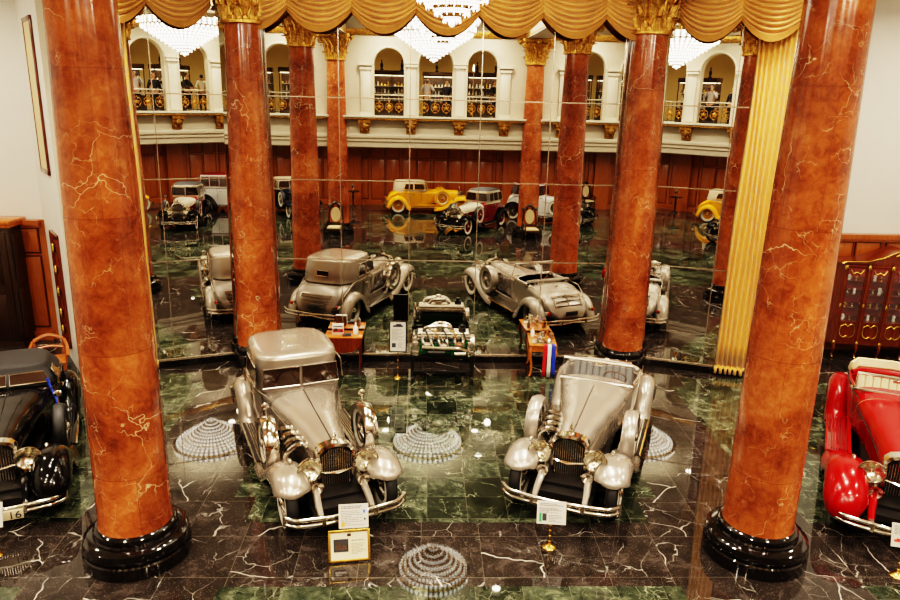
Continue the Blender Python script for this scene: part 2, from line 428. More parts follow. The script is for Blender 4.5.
def panelling(mb, mbl, x0, x1, y, zt, sgn, bay=1.55, pil=True):
    """raised wood panels on a wall running along x; sgn = direction of the room"""
    n = max(1, round((x1-x0)/bay)); w = (x1-x0)/n
    for i in range(n):
        a = x0 + i*w; c = a + w/2
        for (z0, z1) in ((.35, zt*.70), (zt*.74, zt-.22)):
            for k in (-1, 1):
                cx = c + k*w*.235; pw = w*.40
                mb.box((cx, y+sgn*.02, (z0+z1)/2), (pw, .04, z1-z0), bev=.012)
                for ez in (z0-.02, z1+.02): mbl.box((cx, y+sgn*.012, ez), (pw+.06, .03, .022))
                for ex in (cx-pw/2-.02, cx+pw/2+.02): mbl.box((ex, y+sgn*.012, (z0+z1)/2), (.022, .03, z1-z0+.06))
    mb.box(((x0+x1)/2, y+sgn*.05, .11), (x1-x0, .10, .22)); mb.box(((x0+x1)/2, y+sgn*.06, zt-.06), (x1-x0, .12, .12))
    mb.box(((x0+x1)/2, y+sgn*.03, zt-.16), (x1-x0, .06, .06))
# wood wall under the gallery, far behind the camera
wf = MB(); wl = MB(); wf.box((0,-8.96,1.9), (28.6,.12,3.8)); panelling(wf, wl, -14, 14, -8.9, 3.6, 1, 1.75)
for x in (-9.6,-4.4,4.4,9.6): wf.box((x,-8.76,1.75), (.85,.28,3.5))
struct('wall_front', wf, M['wood']); struct('trim_3', wl, M['wood_dark_line'])
wa = MB(); wb = MB()
wa.box((-11.8,17.60,1.5), (4.7,.10,3.0)); panelling(wa, wb, -14, -9.6, 17.55, 3.0, -1, 1.5)
struct('trim_4', wa, M['wood']); struct('trim_5', wb, M['wood_dark_line'])
wa = MB(); wb = MB()
wa.box((11.8,17.60,1.5), (4.7,.10,3.0)); panelling(wa, wb, 9.6, 14, 17.55, 3.0, -1, 1.5)
struct('trim_6', wa, M['wood']); struct('trim_7', wb, M['wood_dark_line'])

# gallery: slab with mouldings, arcade, railings
MX = Matrix.Rotation(R(90), 4, 'Z') @ Matrix.Identity(4)   # prism (x,z)->along y becomes (y,z)->along -x
def run(mb, poly, x0, x1):          # poly (y,z) extruded along x
    n = len(poly); vs = [(x0,y,z) for y,z in poly] + [(x1,y,z) for y,z in poly]
    fs = [tuple(range(n)), tuple(range(2*n-1,n-1,-1))] + [(k,k+n,(k+1)%n+n,(k+1)%n) for k in range(n)]
    mb.add(vs, fs)
g = MB()
run(g, [(-8.9,3.80),(-.02,3.80),(.02,3.84),(.02,4.04),(.07,4.08),(.07,4.15),(.02,4.17),(.10,4.24),(.10,4.32),(.04,4.39),(-.03,4.41),(-.03,4.99),(-.42,5.05),(-8.9,5.05)], -14.2, 14.2)
struct('floor_gallery', g, M['plaster'])
g = MB(); run(g, [(-.02,4.96),(.24,4.98),(.27,5.02),(.24,5.06),(-.02,5.06)], -14.2, 14.2); struct('trim_8', g, M['gold_dark'])
g = MB(); run(g, [(-.42,5.06),(.26,5.06),(.30,5.10),(.30,5.16),(-.42,5.16)], -14.2, 14.2); struct('trim_9', g, M['white_trim'])
OPEN = [(0,.72),(-2.0,.64),(2.0,.64),(-6.6,.70),(6.6,.70),(-8.7,.68),(8.7,.68),(-10.8,.68),(10.8,.68)]
OPEN.sort(); SP = 7.30
ar = MB(); prev = -14.2
for c, hw in OPEN:
    ar.prism([(prev,5.16),(c-hw,5.16),(c-hw,ZC),(prev,ZC)], -.40, -.05)
    arc = [(c + hw*math.cos(a*PI/16), SP + hw*math.sin(a*PI/16)) for a in range(17)]
    for k in range(16):
        (xa,za),(xb,zb) = arc[k], arc[k+1]
        ar.prism([(xa,za),(xa,ZC),(xb,ZC),(xb,zb)], -.40, -.05)
    prev = c + hw
ar.prism([(prev,5.16),(14.2,5.16),(14.2,ZC),(prev,ZC)], -.40, -.05)
struct('wall_arcade', ar, M['plaster'])
ms = MB(); gm = MB()
for c, hw in OPEN:      # arch mouldings and pier caps
    pts = [(c + (hw+.05)*math.cos(a*PI/20), -.05, SP + (hw+.05)*math.sin(a*PI/20)) for a in range(21)]
    ms.tube(pts, .045, 6)
for c in (-1.04, 1.04): ms.box((c,-.03,6.2), (.36,.06,1.95)); ms.box((c,0,7.24), (.52,.14,.10)); ms.box((c,.0,7.35), (.58,.18,.05))
for c in (-3.0,3.0,-5.55,5.55,-7.65,7.65,-9.75,9.75):
    ms.box((c,-.02,6.13), (.42,.09,1.85), bev=.02); ms.box((c,.03,6.13), (.26,.03,1.55), bev=.01); ms.box((c,0,7.10), (.50,.14,.10)); ms.box((c,.01,7.26), (.58,.2,.07)); ms.box((c,0,5.23), (.5,.12,.14))
struct('trim_10', ms, M['white_trim'])
run(gm, [(-.05,8.43),(.04,8.45),(.10,8.57),(.10,8.67),(-.05,8.69)], -14.2, 14.2); struct('trim_11', gm, M['gold'])
bm_ = MB()
for s_ in (-1,1): bm_.box((s_*4.27,8,8.80), (.95,16.1,.68))

struct('trim_12', bm_, M['plaster'])
bg = MB()
for s_ in (-1,1):
    for e in (-.49,.49): bg.box((s_*4.27+e,8,8.56), (.04,16.1,.10))
struct('trim_13', bg, M['gold'])
gw = MB(); gw.box((0,-7.86,6.8), (28.4,.12,4.6)); struct('wall_gallery', gw, M['gallery_wall'])

# mirrors: three tall facets with thin seams on a black plinth
def facet(name, p0, p1, ends, label):
    d = Vector((p1[0]-p0[0], p1[1]-p0[1], 0)); L = d.length
    rt = empty(name, W(p0[0], p0[1]), RZ + math.atan2(d.y, d.x), label, 'mirror')
    MB().add([(0,0,.17),(L,0,.17),(L,0,8.6),(0,0,8.6)], [(0,1,2,3)]).build('mirror_glass', M['mirror'], rt, smooth=0)
    s_ = MB()
    for x in ends: s_.box((x,-.008,4.4), (.020,.012,8.2))
    for z in (2.44,4.23,5.99,7.75): s_.box((L/2,-.008,z), (L,.012,.024))
    s_.box((L/2,-.012,.175), (L,.02,.03))
    s_.build('seam_strip', M['seam'], rt)
    MB().box((L/2,-.02,.08), (L,.08,.16)).build('black_plinth', M['black_marble'], rt)
    return rt
facet('mirror_wall', (-CX,CY), (CX,CY), [CX+x for x in (-3.82,-2.29,-.765,.765,2.29,3.82)], 'wide central mirror wall between the two rear marble columns, with thin seams')
facet('mirror_wall', (-EX,EY), (-CX,CY), [.96], 'narrow angled mirror wall left of the central mirror, behind the left columns')
facet('mirror_wall', (CX,CY), (EX,EY), [1.43], 'narrow angled mirror wall right of the central mirror, beside the yellow curtain')

# ------------------------------------------------------------------ marble columns
def capital_parts():
    bell = MB(); bell.lathe([(.40,7.30),(.45,7.315),(.45,7.37),(.39,7.39),(.38,7.5),(.40,7.8),(.47,8.02),(.58,8.16)], seg=28)
    def leaf(mb, ang, z0, h, w, r0, out):
        rows = []
        for i in range(9):
            t = i/8; zz = z0 + h*(t if t < .8 else .8 + (t-.8)*-.3); rr = r0 + out*(t**2.2) + (.06 if t >= .8 else 0) + .03
            ww = w*(.75 + .5*math.sin(PI*min(1,t*1.1)))*(1 if t < .75 else 1-(t-.75)*2.2)
            row = []
            for k in range(-3, 4):
                u = k/3; rip = .02*math.cos(u*PI*3)
                a = ang + u*ww/ (2*rr)
                row.append(((rr - .05*u*u + rip)*math.cos(a), (rr - .05*u*u + rip)*math.sin(a), zz - .03*abs(u)))
            rows.append(row)
        mb.grid(rows)
    for k in range(8): leaf(bell, k*PI/4, 7.38, .36, .31, .385, .11)
    for k in range(8): leaf(bell, (k+.5)*PI/4, 7.46, .58, .30, .40, .17)
    for k in range(8):
        a = (k+.25)*PI/4; bell.tube([(.46*math.cos(a),.46*math.sin(a),7.6),(.52*math.cos(a),.52*math.sin(a),7.9),(.58*math.cos(a+.12),.58*math.sin(a+.12),8.05)], .025, 6)
    vols = []
    for k in range(4):
        mb = MB(); a0 = PI/4 + k*PI/2
        for sd in (-1, 1):
            pts, rs = [], []
            for i in range(30):
                t = i/29; th = t*2.6*PI; rad = .135*(1-t*.86)
                s_ = .74 + rad*math.sin(th) - (.0 if i else .1); z = 8.06 + rad*math.cos(th)
                off = .05*sd
                pts.append((s_*math.cos(a0) - off*math.sin(a0), s_*math.sin(a0) + off*math.cos(a0), z)); rs.append(.034*(1-.4*t))
            mb.tube(pts, rs, 6)
            mb.tube([(.47*math.cos(a0+sd*.25),.47*math.sin(a0+sd*.25),7.72),(.56*math.cos(a0+sd*.16),.56*math.sin(a0+sd*.16),8.0),(.74*math.cos(a0)-.05*sd*math.sin(a0),.74*math.sin(a0)+.05*sd*math.cos(a0),8.195)], [.02,.03,.034], 6)
        vols.append(mb.mesh('volute', M['gold']))
    ab = MB(); pl = []
    for k in range(4):
        a0 = PI/4 + k*PI/2; a1 = a0 + PI/2
        p = Vector((math.cos(a0),math.sin(a0)))*.93; q = Vector((math.cos(a1),math.sin(a1)))*.93; n = Vector((math.cos(a0+PI/4),math.sin(a0+PI/4)))
        tdir = (q-p).normalized()
        for i in range(9):
            t = i/8; pl.append(p + tdir*(.07 + t*((q-p).length-.14)) - n*(.17*4*t*(1-t)))
    for (z0,z1,s0,s1) in ((8.18,8.25,.93,1.0),(8.25,8.35,1.0,1.0)):
        n = len(pl); vs = [(p.x*s0,p.y*s0,z0) for p in pl] + [(p.x*s1,p.y*s1,z1) for p in pl]
        ab.add(vs, [tuple(range(n-1,-1,-1)), tuple(range(n,2*n))] + [(k,(k+1)%n,(k+1)%n+n,k+n) for k in range(n)])
    for k in range(4):
        a = k*PI/2; ab.sphere((.70*math.cos(a),.70*math.sin(a),8.24), .10, 10, 6)
    return bell.mesh('capital', M['gold'], 50), vols, ab.mesh('abacus', M['gold'])
ME_CAP, ME_VOL, ME_AB = capital_parts()
sh = MB(); sh.lathe([(.475,.50),(.462,.56),(.455,1.5),(.445,3.0),(.42,5.0),(.385,6.6),(.37,7.40)], seg=48)
ME_SH = sh.mesh('shaft', M['column'])
ba = MB(); ba.lathe([(.69,0),(.69,.17),(.675,.19),(.65,.195),(.67,.22),(.68,.27),(.665,.34),(.61,.37),(.54,.375),(.525,.40),(.535,.44),(.53,.48),(.50,.505),(.475,.51)], seg=48)
ME_BA = ba.mesh('base', M['black_marble'])
bs = MB(); bs.lathe([(.55,0),(.55,.30),(.53,.33),(.51,.34),(.525,.38),(.525,.44),(.50,.48),(.475,.52)], seg=48)
ME_BS = bs.mesh('base', M['black_marble'])
def column(x, y, label):
    rt = empty('marble_column', W(x,y), RZ + random.choice((0,1,2,3))*PI/2, label, 'column')
    def part(nm, me, p=rt):
        o = bpy.data.objects.new(nm, me); COL.objects.link(o); o.parent = p; return o
    part('shaft', ME_SH); part('base', ME_BS if y > 15 else ME_BA); c = part('capital', ME_CAP); c.location.z = .09
    for v in ME_VOL: part('volute', v, c)
    part('abacus', ME_AB, c)
column(-4.27, 8.78, 'near left orange marble column on a round black base, beside the black car')
column(4.27, 8.78, 'near right orange marble column on a round black base, beside the red car')
column(-4.22, 16.06, 'rear left orange marble column with gilded capital, behind the silver hardtop car')
column(4.27, 16.06, 'rear right orange marble column with gilded capital, behind the silver open car')
column(-4.25, .02, 'farthest reflected marble column on the left of the mirror, behind a carved throne')
column(4.25, .02, 'farthest reflected marble column on the right of the mirror, behind a carved throne')

# ------------------------------------------------------------------ draperies
def swag_obj(w, zt, zc, sag, parent, x, name='swag'):
    rows = []; NV, NU = 110, 26
    for j in range(NV+1):
        v = j/NV; row = []
        for i in range(NU+1):
            u = i/NU; c = 4*u*(1-u); c2 = math.sin(PI*u)
            z = zt - v*(zt-zc) - (v**1.1)*sag*c
            y = -.17 - .10*c2*math.sin(PI*min(1,v*1.05)) - .105*c2**.5*abs(math.sin(v*PI*13.5 + .35*math.sin(u*5)))**.6 - .02*math.sin(u*7+v*5)
            row.append((x + u*w, y, z))
        rows.append(row)
    o = MB().grid(rows).build(name, M['drape'], parent, smooth=60)
    fr = []
    for j in range(4):
        fr.append([(rows[-1][i][0], rows[-1][i][1] - .02 - .012*(i%2), rows[-1][i][2] + .02 - j*.045*(.5+.5*math.sin(PI*i/NU))) for i in range(NU+1)])
    MB().grid(fr).build('fringe', M['fringe'], o, smooth=60)
def valance(p0, p1, n, label, ins=(.13,.13)):
    d = Vector((p1[0]-p0[0], p1[1]-p0[1], 0)); L = d.length
    rt = empty('swag_valance', W(p0[0],p0[1]), RZ + math.atan2(d.y,d.x), label, 'drapery')
    i0, i1 = ins; w = (L-i0-i1)/n
    for k in range(n): swag_obj(w*(1.04 if 0 < k < n-1 else 1.02), 8.8, 7.77, .38, rt, i0 + k*w - (w*.02 if k else 0))
valance((-CX,CY), (CX,CY), 7, 'gold satin swag valance across the top of the central mirror, behind the chandelier')
valance((-EX,EY), (-CX,CY), 2, 'gold satin swag valance above the left angled mirror, left of the rear left column', (-.25,.13))
valance((CX,CY), (EX,EY), 2, 'gold satin swag valance above the right angled mirror and yellow curtain', (.13,-.25))
def curtain(s0, p0, p1, label):
    d = Vector((p1[0]-p0[0], p1[1]-p0[1], 0)); L = d.length
    rt = empty('pleated_curtain', W(p0[0],p0[1]), RZ + math.atan2(d.y,d.x), label, 'curtain')
    rows = []; N = 72
    for j in range(15):
        z = .20 + (7.66-.20)*j/14; row = []
        wd = .78*(1 + .06*math.cos(j/14*PI))
        for i in range(N+1):
            u = i/N; row.append((s0 + (u-.5)*wd + .012*math.sin(j*.7+u*9), -.075 - .055*math.sin(u*2*PI*7.5 + .25*math.sin(j*.6)), z))
        rows.append(row)
    MB().grid(rows).build('pleats', M['curtain'], rt, smooth=80, thick=.01)
    hem = [[(x,y-.008,z0) for (x,y,_) in rows[0]] for z0 in (.05,.14,.23)]
    MB().grid(hem).build('hem', M['curtain'], rt, smooth=80, thick=.01)
curtain(FL_-.23, (CX,CY), (EX,EY), 'tall pleated yellow curtain right of the mirrors, behind the near right column')
curtain(.20, (-EX,EY), (-CX,CY), 'tall pleated yellow curtain at the left end of the mirrors, behind the near left column')

# ------------------------------------------------------------------ chandeliers
def chandelier(x, y, ztip, RR, n, th, label):
    rt = empty('crystal_chandelier', (x,y,ztip), 0, label, 'chandelier')
    for k in range(n):
        r1 = RR*(k+1)/n; z0 = .10 + k*th
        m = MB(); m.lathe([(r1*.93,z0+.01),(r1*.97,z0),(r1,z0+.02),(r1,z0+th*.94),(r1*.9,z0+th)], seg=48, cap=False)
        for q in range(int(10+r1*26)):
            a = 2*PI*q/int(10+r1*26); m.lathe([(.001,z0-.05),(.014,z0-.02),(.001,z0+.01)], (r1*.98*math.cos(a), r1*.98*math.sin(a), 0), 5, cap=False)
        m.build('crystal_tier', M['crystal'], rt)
    zt = .10 + n*th
    cone = []
    for k in range(n): cone += [(max(.01,RR*(k+.55)/n*.92), .13+k*th), (RR*(k+1)/n*.90, .13+k*th)]
    MB().lathe(cone + [(RR*.9, zt+.1)], seg=48).build('glow_blocker', M['gold_dark'], rt, smooth=20)  # added cone, covers the inner glow so separate rings show from below
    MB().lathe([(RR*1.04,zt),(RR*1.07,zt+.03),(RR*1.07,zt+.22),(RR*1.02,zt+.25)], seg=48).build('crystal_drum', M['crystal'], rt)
    MB().lathe([(RR*1.09,zt-.01),(RR*1.10,zt+.02),(RR*1.06,zt+.03)], seg=48).build('rim', M['brass'], rt)
    MB().sphere((0,0,.05), .055, 12, 8).cyl((0,0,.05),(0,0,.14),.02).build('finial', M['crystal'], rt)
    MB().lathe([(.06,zt),(.06,ZC-ztip-.25),(.25,ZC-ztip-.02)], seg=16).build('stem', M['brass'], rt)
chandelier(.13, 4.0, 7.24, 1.46, 11, .085, 'large stepped crystal chandelier, seen only reflected in the mirrors')
chandelier(-.08, 13.0, 7.20, 1.05, 7, .105, 'crystal chandelier hanging at the top centre in front of the gold swags')
# ------------------------------------------------------------------ 1930s motor cars (forward = -Y, wheels on z = 0)
def cspline(P, n):
    """Catmull-Rom through tuples"""
    P = [Vector(p) for p in P]; out = []
    m = len(P) - 1
    for i in range(n):
        t = i/(n-1)*m; k = min(int(t), m-1); u = t-k
        p0 = P[max(k-1,0)]; p1 = P[k]; p2 = P[k+1]; p3 = P[min(k+2,m)]
        out.append(.5*((2*p1) + (p2-p0)*u + (2*p0-5*p1+4*p2-p3)*u*u + (3*p1-p0-3*p2+p3)*u**3))
    return out
def sect(y, w, zt, zs, zb, p=2.6, n=22, tuck=.92):
    """closed-top section, from the right bottom over the top to the left bottom"""
    pts = [(w*tuck, y, zb), (w*.985, y, (zb+zs)/2)]
    for i in range(n+1):
        t = PI*i/n; c, s_ = math.cos(t), math.sin(t)
        pts.append((w*math.copysign(abs(c)**(2/p), c), y, zs + (zt-zs)*abs(s_)**(2/p)))
    pts += [(-w*.985, y, (zb+zs)/2), (-w*tuck, y, zb)]
    return pts
def open_sect(y, w, zbelt, zb, zi, n=5):
    t = .05
    half = [(w*.92, y, zb), (w*.985, y, (zb+zbelt)/2), (w, y, zbelt-.05), (w-.008, y, zbelt-.012), (w-.03, y, zbelt), (w-t, y, zbelt-.012), (w-t-.02, y, zbelt-.08), (w-t-.03, y, zi)]
    return half + [(-x, yy, z) for x, yy, z in half[::-1]]
def lerp_tab(tab, y):
    if y <= tab[0][0]: return tab[0][1:]
    for a, b in zip(tab[:-1], tab[1:]):
        if y <= b[0]:
            u = (y-a[0])/(b[0]-a[0]); u = u*u*(3-2*u)
            return tuple(p+(q-p)*u for p, q in zip(a[1:], b[1:]))
    return tab[-1][1:]
def fender_rows(path, xi, xo, edge=.13, n=36, taper0=.0, taper1=0, cyz=(0,.4)):
    """crown line (y,z) swept between inner x and outer x, outer lip rolled down"""
    P = cspline(path, n); rows = []
    for i, p in enumerate(P):
        u = i/(n-1)
        k = 1 - taper0*max(0, 1-u/.22)**1.6 - taper1*max(0, 1-(1-u)/.2)**1.6
        a = P[max(i-1,0)]; b = P[min(i+1,n-1)]; t = (b-a).normalized()
        nrm = Vector((t.y, -t.x))          # towards the wheel for a path running front to back over the top
        cx = xi + (xo-xi)*.6
        row = []
        for (f, d) in ((0,.20),(.06,.11),(.2,.03),(.38,.004),(.55,0),(.72,.012),(.86,.05),(.95,.10),(1.0,.17),(1.0,.22)):
            x = xi + (xo-xi)*f; x = cx + (x-cx)*k
            dd = d*edge/.13*(.55 + .45*k)
            row.append((x, p.x + nrm.x*dd, p.y + nrm.y*dd))
        rows.append(row)
    return rows
WHEELS = {}
def wheel_meshes(key, r, w, ww, disc):
    if key in WHEELS: return WHEELS[key]
    RX = Matrix.Rotation(R(90), 4, 'Y')
    t = MB(); ri = r*.66
    t.lathe([(ri,-w*.36),(ri+.02,-w*.46),(r*.86,-w*.5),(r*.955,-w*.42),(r*.99,-w*.25),(r,0),(r*.99,w*.25),(r*.955,w*.42),(r*.86,w*.5),(ri+.02,w*.46),(ri,w*.36)], seg=40, M=RX, cap=False)
    for k in range(-1, 2):
        pass
    tyre = t.mesh('tyre', M['rubber'], 50)
    b = MB()
    for sg in (-1, 1):
        b.lathe([(ri-.005,sg*w*.40),(ri+.02,sg*w*.475),(r*.83,sg*w*.515),(r*.90,sg*w*.49)], seg=40, M=RX, cap=False)
    band = b.mesh('whitewall', M[ww], 50)
    d = MB()
    d.lathe([(ri+.004,-w*.40),(ri*.93,-w*.30),(ri*.90,-w*.2),(ri*.90,w*.2),(ri*.93,w*.30),(ri+.004,w*.40)], seg=36, M=RX, cap=False)
    for k in range(28):
        a = 2*PI*k/28
        for sg in (-1, 1):
            d.cyl((sg*w*.50, .07*math.cos(a+sg*.3), .07*math.sin(a+sg*.3)), (sg*w*.12, ri*.92*math.cos(a), ri*.92*math.sin(a)), .006, seg=4)
    d.lathe([(ri*.9,-w*.05),(ri*.9,w*.05)], seg=36, M=RX)
    disc_m = d.mesh('wire_wheel', M[disc], 40)
    h = MB(); h.lathe([(.001,-w*.72),(.05,-w*.68),(.075,-w*.5),(.085,0),(.075,w*.5),(.05,w*.68),(.001,w*.72)], seg=18, M=RX, cap=False)
    WHEELS[key] = (tyre, band, disc_m, h.mesh('hub_cap', M['chrome'], 50))
    return WHEELS[key]
def put(nm, me, parent, loc=(0,0,0), rot=(0,0,0)):
    o = bpy.data.objects.new(nm, me); COL.objects.link(o); o.parent = parent; o.location = loc; o.rotation_euler = rot; return o
def add_wheel(rt, loc, key, r, w, ww, disc, name='wheel', rot=(0,0,0), cover=None):
    t, b, d, h = wheel_meshes(key, r, w, ww, disc)
    o = put(name, t, rt, loc, rot)
    put('whitewall', b, o); put('wire_wheel', d, o); put('hub_cap', h, o)
    return o

def car(name, label, loc, th, P, scale=None, group=None):
    rt = empty(name, loc, R(th), label, 'car', group, scale)
    g = lambda k, d: P.get(k, d)
    body = M[P['body']]; hoodm = M[g('hood', P['body'])]; fend = M[g('fender', P['body'])]; side = M[g('side', None) or P['body']]
    kind = g('kind', 'sedan'); bright = M[g('bright', 'chrome')]
    yf, yr, wr, ww_ = -1.75, 1.75, .405, .175
    # ---- hood
    HT = [(-1.60,.262,1.130,.80),(-1.1,.315,1.150,.84),(-.5,.40,1.172,.88),(0,.50,1.192,.92),(.2,.548,1.20,.95)]
    hh = g('hz', 0)
    rows = []
    for i in range(13):
        y = -1.60 + 1.80*i/12; w, zt, zs = lerp_tab(HT, y)
        rows.append(sect(y, w, zt+hh, zs+hh, .48, 2.5))
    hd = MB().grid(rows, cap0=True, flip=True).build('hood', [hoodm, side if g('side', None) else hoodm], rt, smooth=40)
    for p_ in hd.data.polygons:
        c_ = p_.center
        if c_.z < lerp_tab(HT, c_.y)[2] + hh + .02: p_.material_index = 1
    MB().tube([(0,-1.6,1.134+hh),(0,-1.1,1.154+hh),(0,-.5,1.176+hh),(0,.22,1.204+hh)], .008, 6).build('hood_hinge', M[g('hinge','dark_metal')], hd)
    for sx in (-1, 1):
        lv = MB()
        for k in range(15):
            y = -1.3 + k*.085; w, zt, zs = lerp_tab(HT, y)
            lv.box((sx*(w+.002), y, .74+hh), (.018,.03,.24))
        lv.build('louvers', M[g('louver', P['body'])] if not g('side', None) else side, hd)
    for sx in (-1, 1):   # darker hood side panels below the shoulder, and bead line
        MB().tube([(sx*(lerp_tab(HT,y)[0]+.004), y, lerp_tab(HT,y)[2]+hh+.03) for y in (-1.55,-1.1,-.6,-.1,.2)], .010, 6).build('hood_bead', M[g('bead','satin_chrome')], hd)
    # ---- radiator
    sl = MB(); prof = [(.10,.40),(.20,.46),(.255,.60),(.285,.90),(.275,1.06),(.21,1.135),(.11,1.165),(0,1.175)]
    prof = prof + [(-x,z) for x,z in prof[-2::-1]]
    inner = [(x*.86, .43+(z-.43)*.945) for x,z in prof]
    rws = [[(x,-1.58,z+hh) for x,z in prof], [(x*1.02,-1.66,z+hh) for x,z in prof], [(x*1.0,-1.74,z+hh) for x,z in prof], [(x,-1.755,z+hh) for x,z in inner], [(x,-1.68,z+hh) for x,z in inner]]
    sl.grid(rws); rad = sl.build('radiator_shell', bright, rt, smooth=40)
    gr = MB()
    gr.add([(x,-1.69,z+hh) for x,z in inner], [tuple(range(len(inner)))], 1)
    for k in range(15):
        x = -.228 + k*.456/14; zt = 1.10 if abs(x) < .12 else 1.06-(abs(x)-.12)*.6; zlo = .45 + abs(x)*.35
        gr.cyl((x,-1.735,zlo+hh), (x,-1.735,zt+hh), .0085, seg=5)
    gr.build('grille', [M['satin_chrome'], M['dark_inside']], rad)
    MB().lathe([(.05,1.16),(.055,1.19),(.03,1.21),(.001,1.22)], (0,-1.67,hh), 12).tube([(0,-1.67,1.2+hh),(0,-1.69,1.28+hh),(0,-1.62,1.33+hh)], [.022,.03,.006], 6).build('mascot', M['chrome'], rad)
    if g('stoneguard', 1):
        MB().tube([(-.28,-1.80,.80+hh),(0,-1.86,.77+hh),(.28,-1.80,.80+hh)], .016, 6).build('cross_bar', M['chrome'], rad)
        MB().tube([(.18*math.cos(a*PI/8), -1.84, .50-.16*math.sin(a*PI/8)) for a in range(9)], .012, 6).build('crank_guard', M['chrome'], rad)
    # ---- chassis
    ch = MB(); ch.box((0,.0,.44), (.9,4.0,.12)); ch.box((0,-1.95,.40), (.62,.5,.10)); ch.cyl((-.7,yf,.40),(.7,yf,.40),.05); ch.cyl((-.7,yr,.40),(.7,yr,.40),.07); ch.sphere((0,yr,.38),.15)
    for sx in (-1,1): ch.box((sx*.40,-1.9,.36), (.09,.75,.09))
    ch.build('chassis', M['dark_metal'], rt)
    for sx in (-1,1): MB().tube([(sx*.36,-2.36,.36),(sx*.36,-2.15,.46),(sx*.34,-1.9,.60),(sx*.33,-1.75,.62)], [.035,.05,.06,.05], 8).build('frame_horn', M[g('horn','silver_paint')], rt)
    # ---- body shell
    zb = .44; sd = []
    rf = g('roof', 1.66); belt = g('belt', 1.20)+hh
    if kind == 'roadster':
        BT = [(.2,.548,1.20,.95),(.62,.64,1.215,1.02),(1.0,.685,1.19,1.0),(1.5,.69,1.17,.98),(1.9,.66,1.10,.90),(2.2,.60,.94,.76),(2.4,.50,.72,.60),(2.48,.36,.54,.48)]
        m = MB(); rows = []
        for i in range(7):
            y = .2 + .45*i/6; w, zt, zs = lerp_tab(BT, y); rows.append(sect(y, w, zt+hh, zs+hh, zb, 2.6))
        m.grid(rows)
        rows = [open_sect(y, lerp_tab(BT,y)[0], belt-.02+hh, zb, .62) for y in (.62,.75,.9,1.05,1.2,1.35)]
        m.grid(rows)
        rows = []
        for i in range(15):
            y = 1.30 + 1.18*i/14; w, zt, zs = lerp_tab(BT, y); rows.append(sect(y, w, zt+hh, zs+hh, zb if y < 2.2 else zb+.02, 2.4))
        m.grid(rows, cap0=True, cap1=True)
        bd = m.build('body', body, rt, smooth=45)
        fl = MB(); fl.box((0,.95,.60), (1.2,.75,.06)); fl.build('cockpit_floor', M['dark_inside'], rt)
        st = MB(); lm = M[g('leather','grey_leather')]
        nb = 9
        for k in range(nb):
            x = -.54 + 1.08*(k+.5)/nb
            st.tube([(x,1.02,.80),(x,1.20,.86),(x,1.27,1.05),(x,1.30,1.20+hh)], [.055,.066,.064,.05], 8)
        st.box((0,.98,.76), (1.1,.5,.16), bev=.05)
        st.build('seat', lm, rt)
        MB().tube([(-.64,1.27,1.19+hh),(-.5,1.36,1.225+hh),(0,1.40,1.235+hh),(.5,1.36,1.225+hh),(.64,1.27,1.19+hh)], .045, 8).build('cockpit_rim', M[g('rim', 'silver_paint')], rt)
        sw = MB(); Ms = Matrix.Translation((.28 if g('lhd',1) else -.28,.80,1.17+hh)) @ Matrix.Rotation(R(-55),4,'X')
        sw.tube([(.20*math.cos(a*PI/12),.20*math.sin(a*PI/12),0) for a in range(24)], .013, 6, M=Ms, closed=True)
        for k in range(3): sw.cyl((0,0,0),(.2*math.cos(k*2.09+.5),.2*math.sin(k*2.09+.5),0),.009,seg=6,M=Ms)
        sw.cyl((0,0,-.35),(0,0,0),.02,seg=8,M=Ms)
        sw.build('steering_wheel', M[g('wheelrim','brown_leather')], rt)
        # windscreen
        wt = g('wsz', 1.50)+hh; wb_ = 1.19+hh; wy = .46; wyt = .56; hw = .63
        fr = MB(); c4 = [(-hw,wy,wb_),(hw,wy,wb_),(hw*.95,wyt,wt),(-hw*.95,wyt,wt)]
        fr.tube(c4, .027, 6, closed=True)
        for sx in (-1,1): fr.tube([(sx*hw,wy,wb_),(sx*(hw+.03),wy+.16,wb_-.02)], .016, 6)
        f_ = fr.build('windscreen_frame', M[g('wsframe','chrome')], rt)
        MB().add(c4, [(0,1,2,3)]).build('windscreen_glass', M['clear_glass'], f_, smooth=0)
        mi = MB().box((0,wyt-.02,wt-.05), (.18,.03,.06), bev=.01).build('mirror', M['chrome'], f_)
        if g('tonneau', None):
            t = MB()
            for k in range(4):
                z = 1.20+hh+k*.035; t.tube([(-.66,1.45,z-.02),(-.55,1.62+k*.01,z+.02),(0,1.70,z+.035),(.55,1.62+k*.01,z+.02),(.66,1.45,z-.02)], .05-.006*k, 8)
            t.build('folded_top', M[P['tonneau']], rt)
        if g('deckrail', 0):
            dr = MB()
            for k in range(4):
                y = 2.13 + k*.075; w, zt, zs = lerp_tab(BT, y); dr.box((0,y,zt+hh+.03), (.86-.03*k,.025,.018))
            for x in (-.4,0,.4): dr.tube([(x,yy_,lerp_tab(BT,yy_)[1]+hh+.03-abs(x)*.06) for yy_ in (2.11,2.2,2.28,2.37)], .012, 6)
            dr.build('luggage_rack', M['chrome'], rt)
        MB().lathe([(.04,0),(.045,.02),(.02,.04),(.001,.045)], (0,1.72,1.145+hh), 12).build('deck_handle', M['chrome'], rt)
    else:
        tail = g('tail', 'trunk')
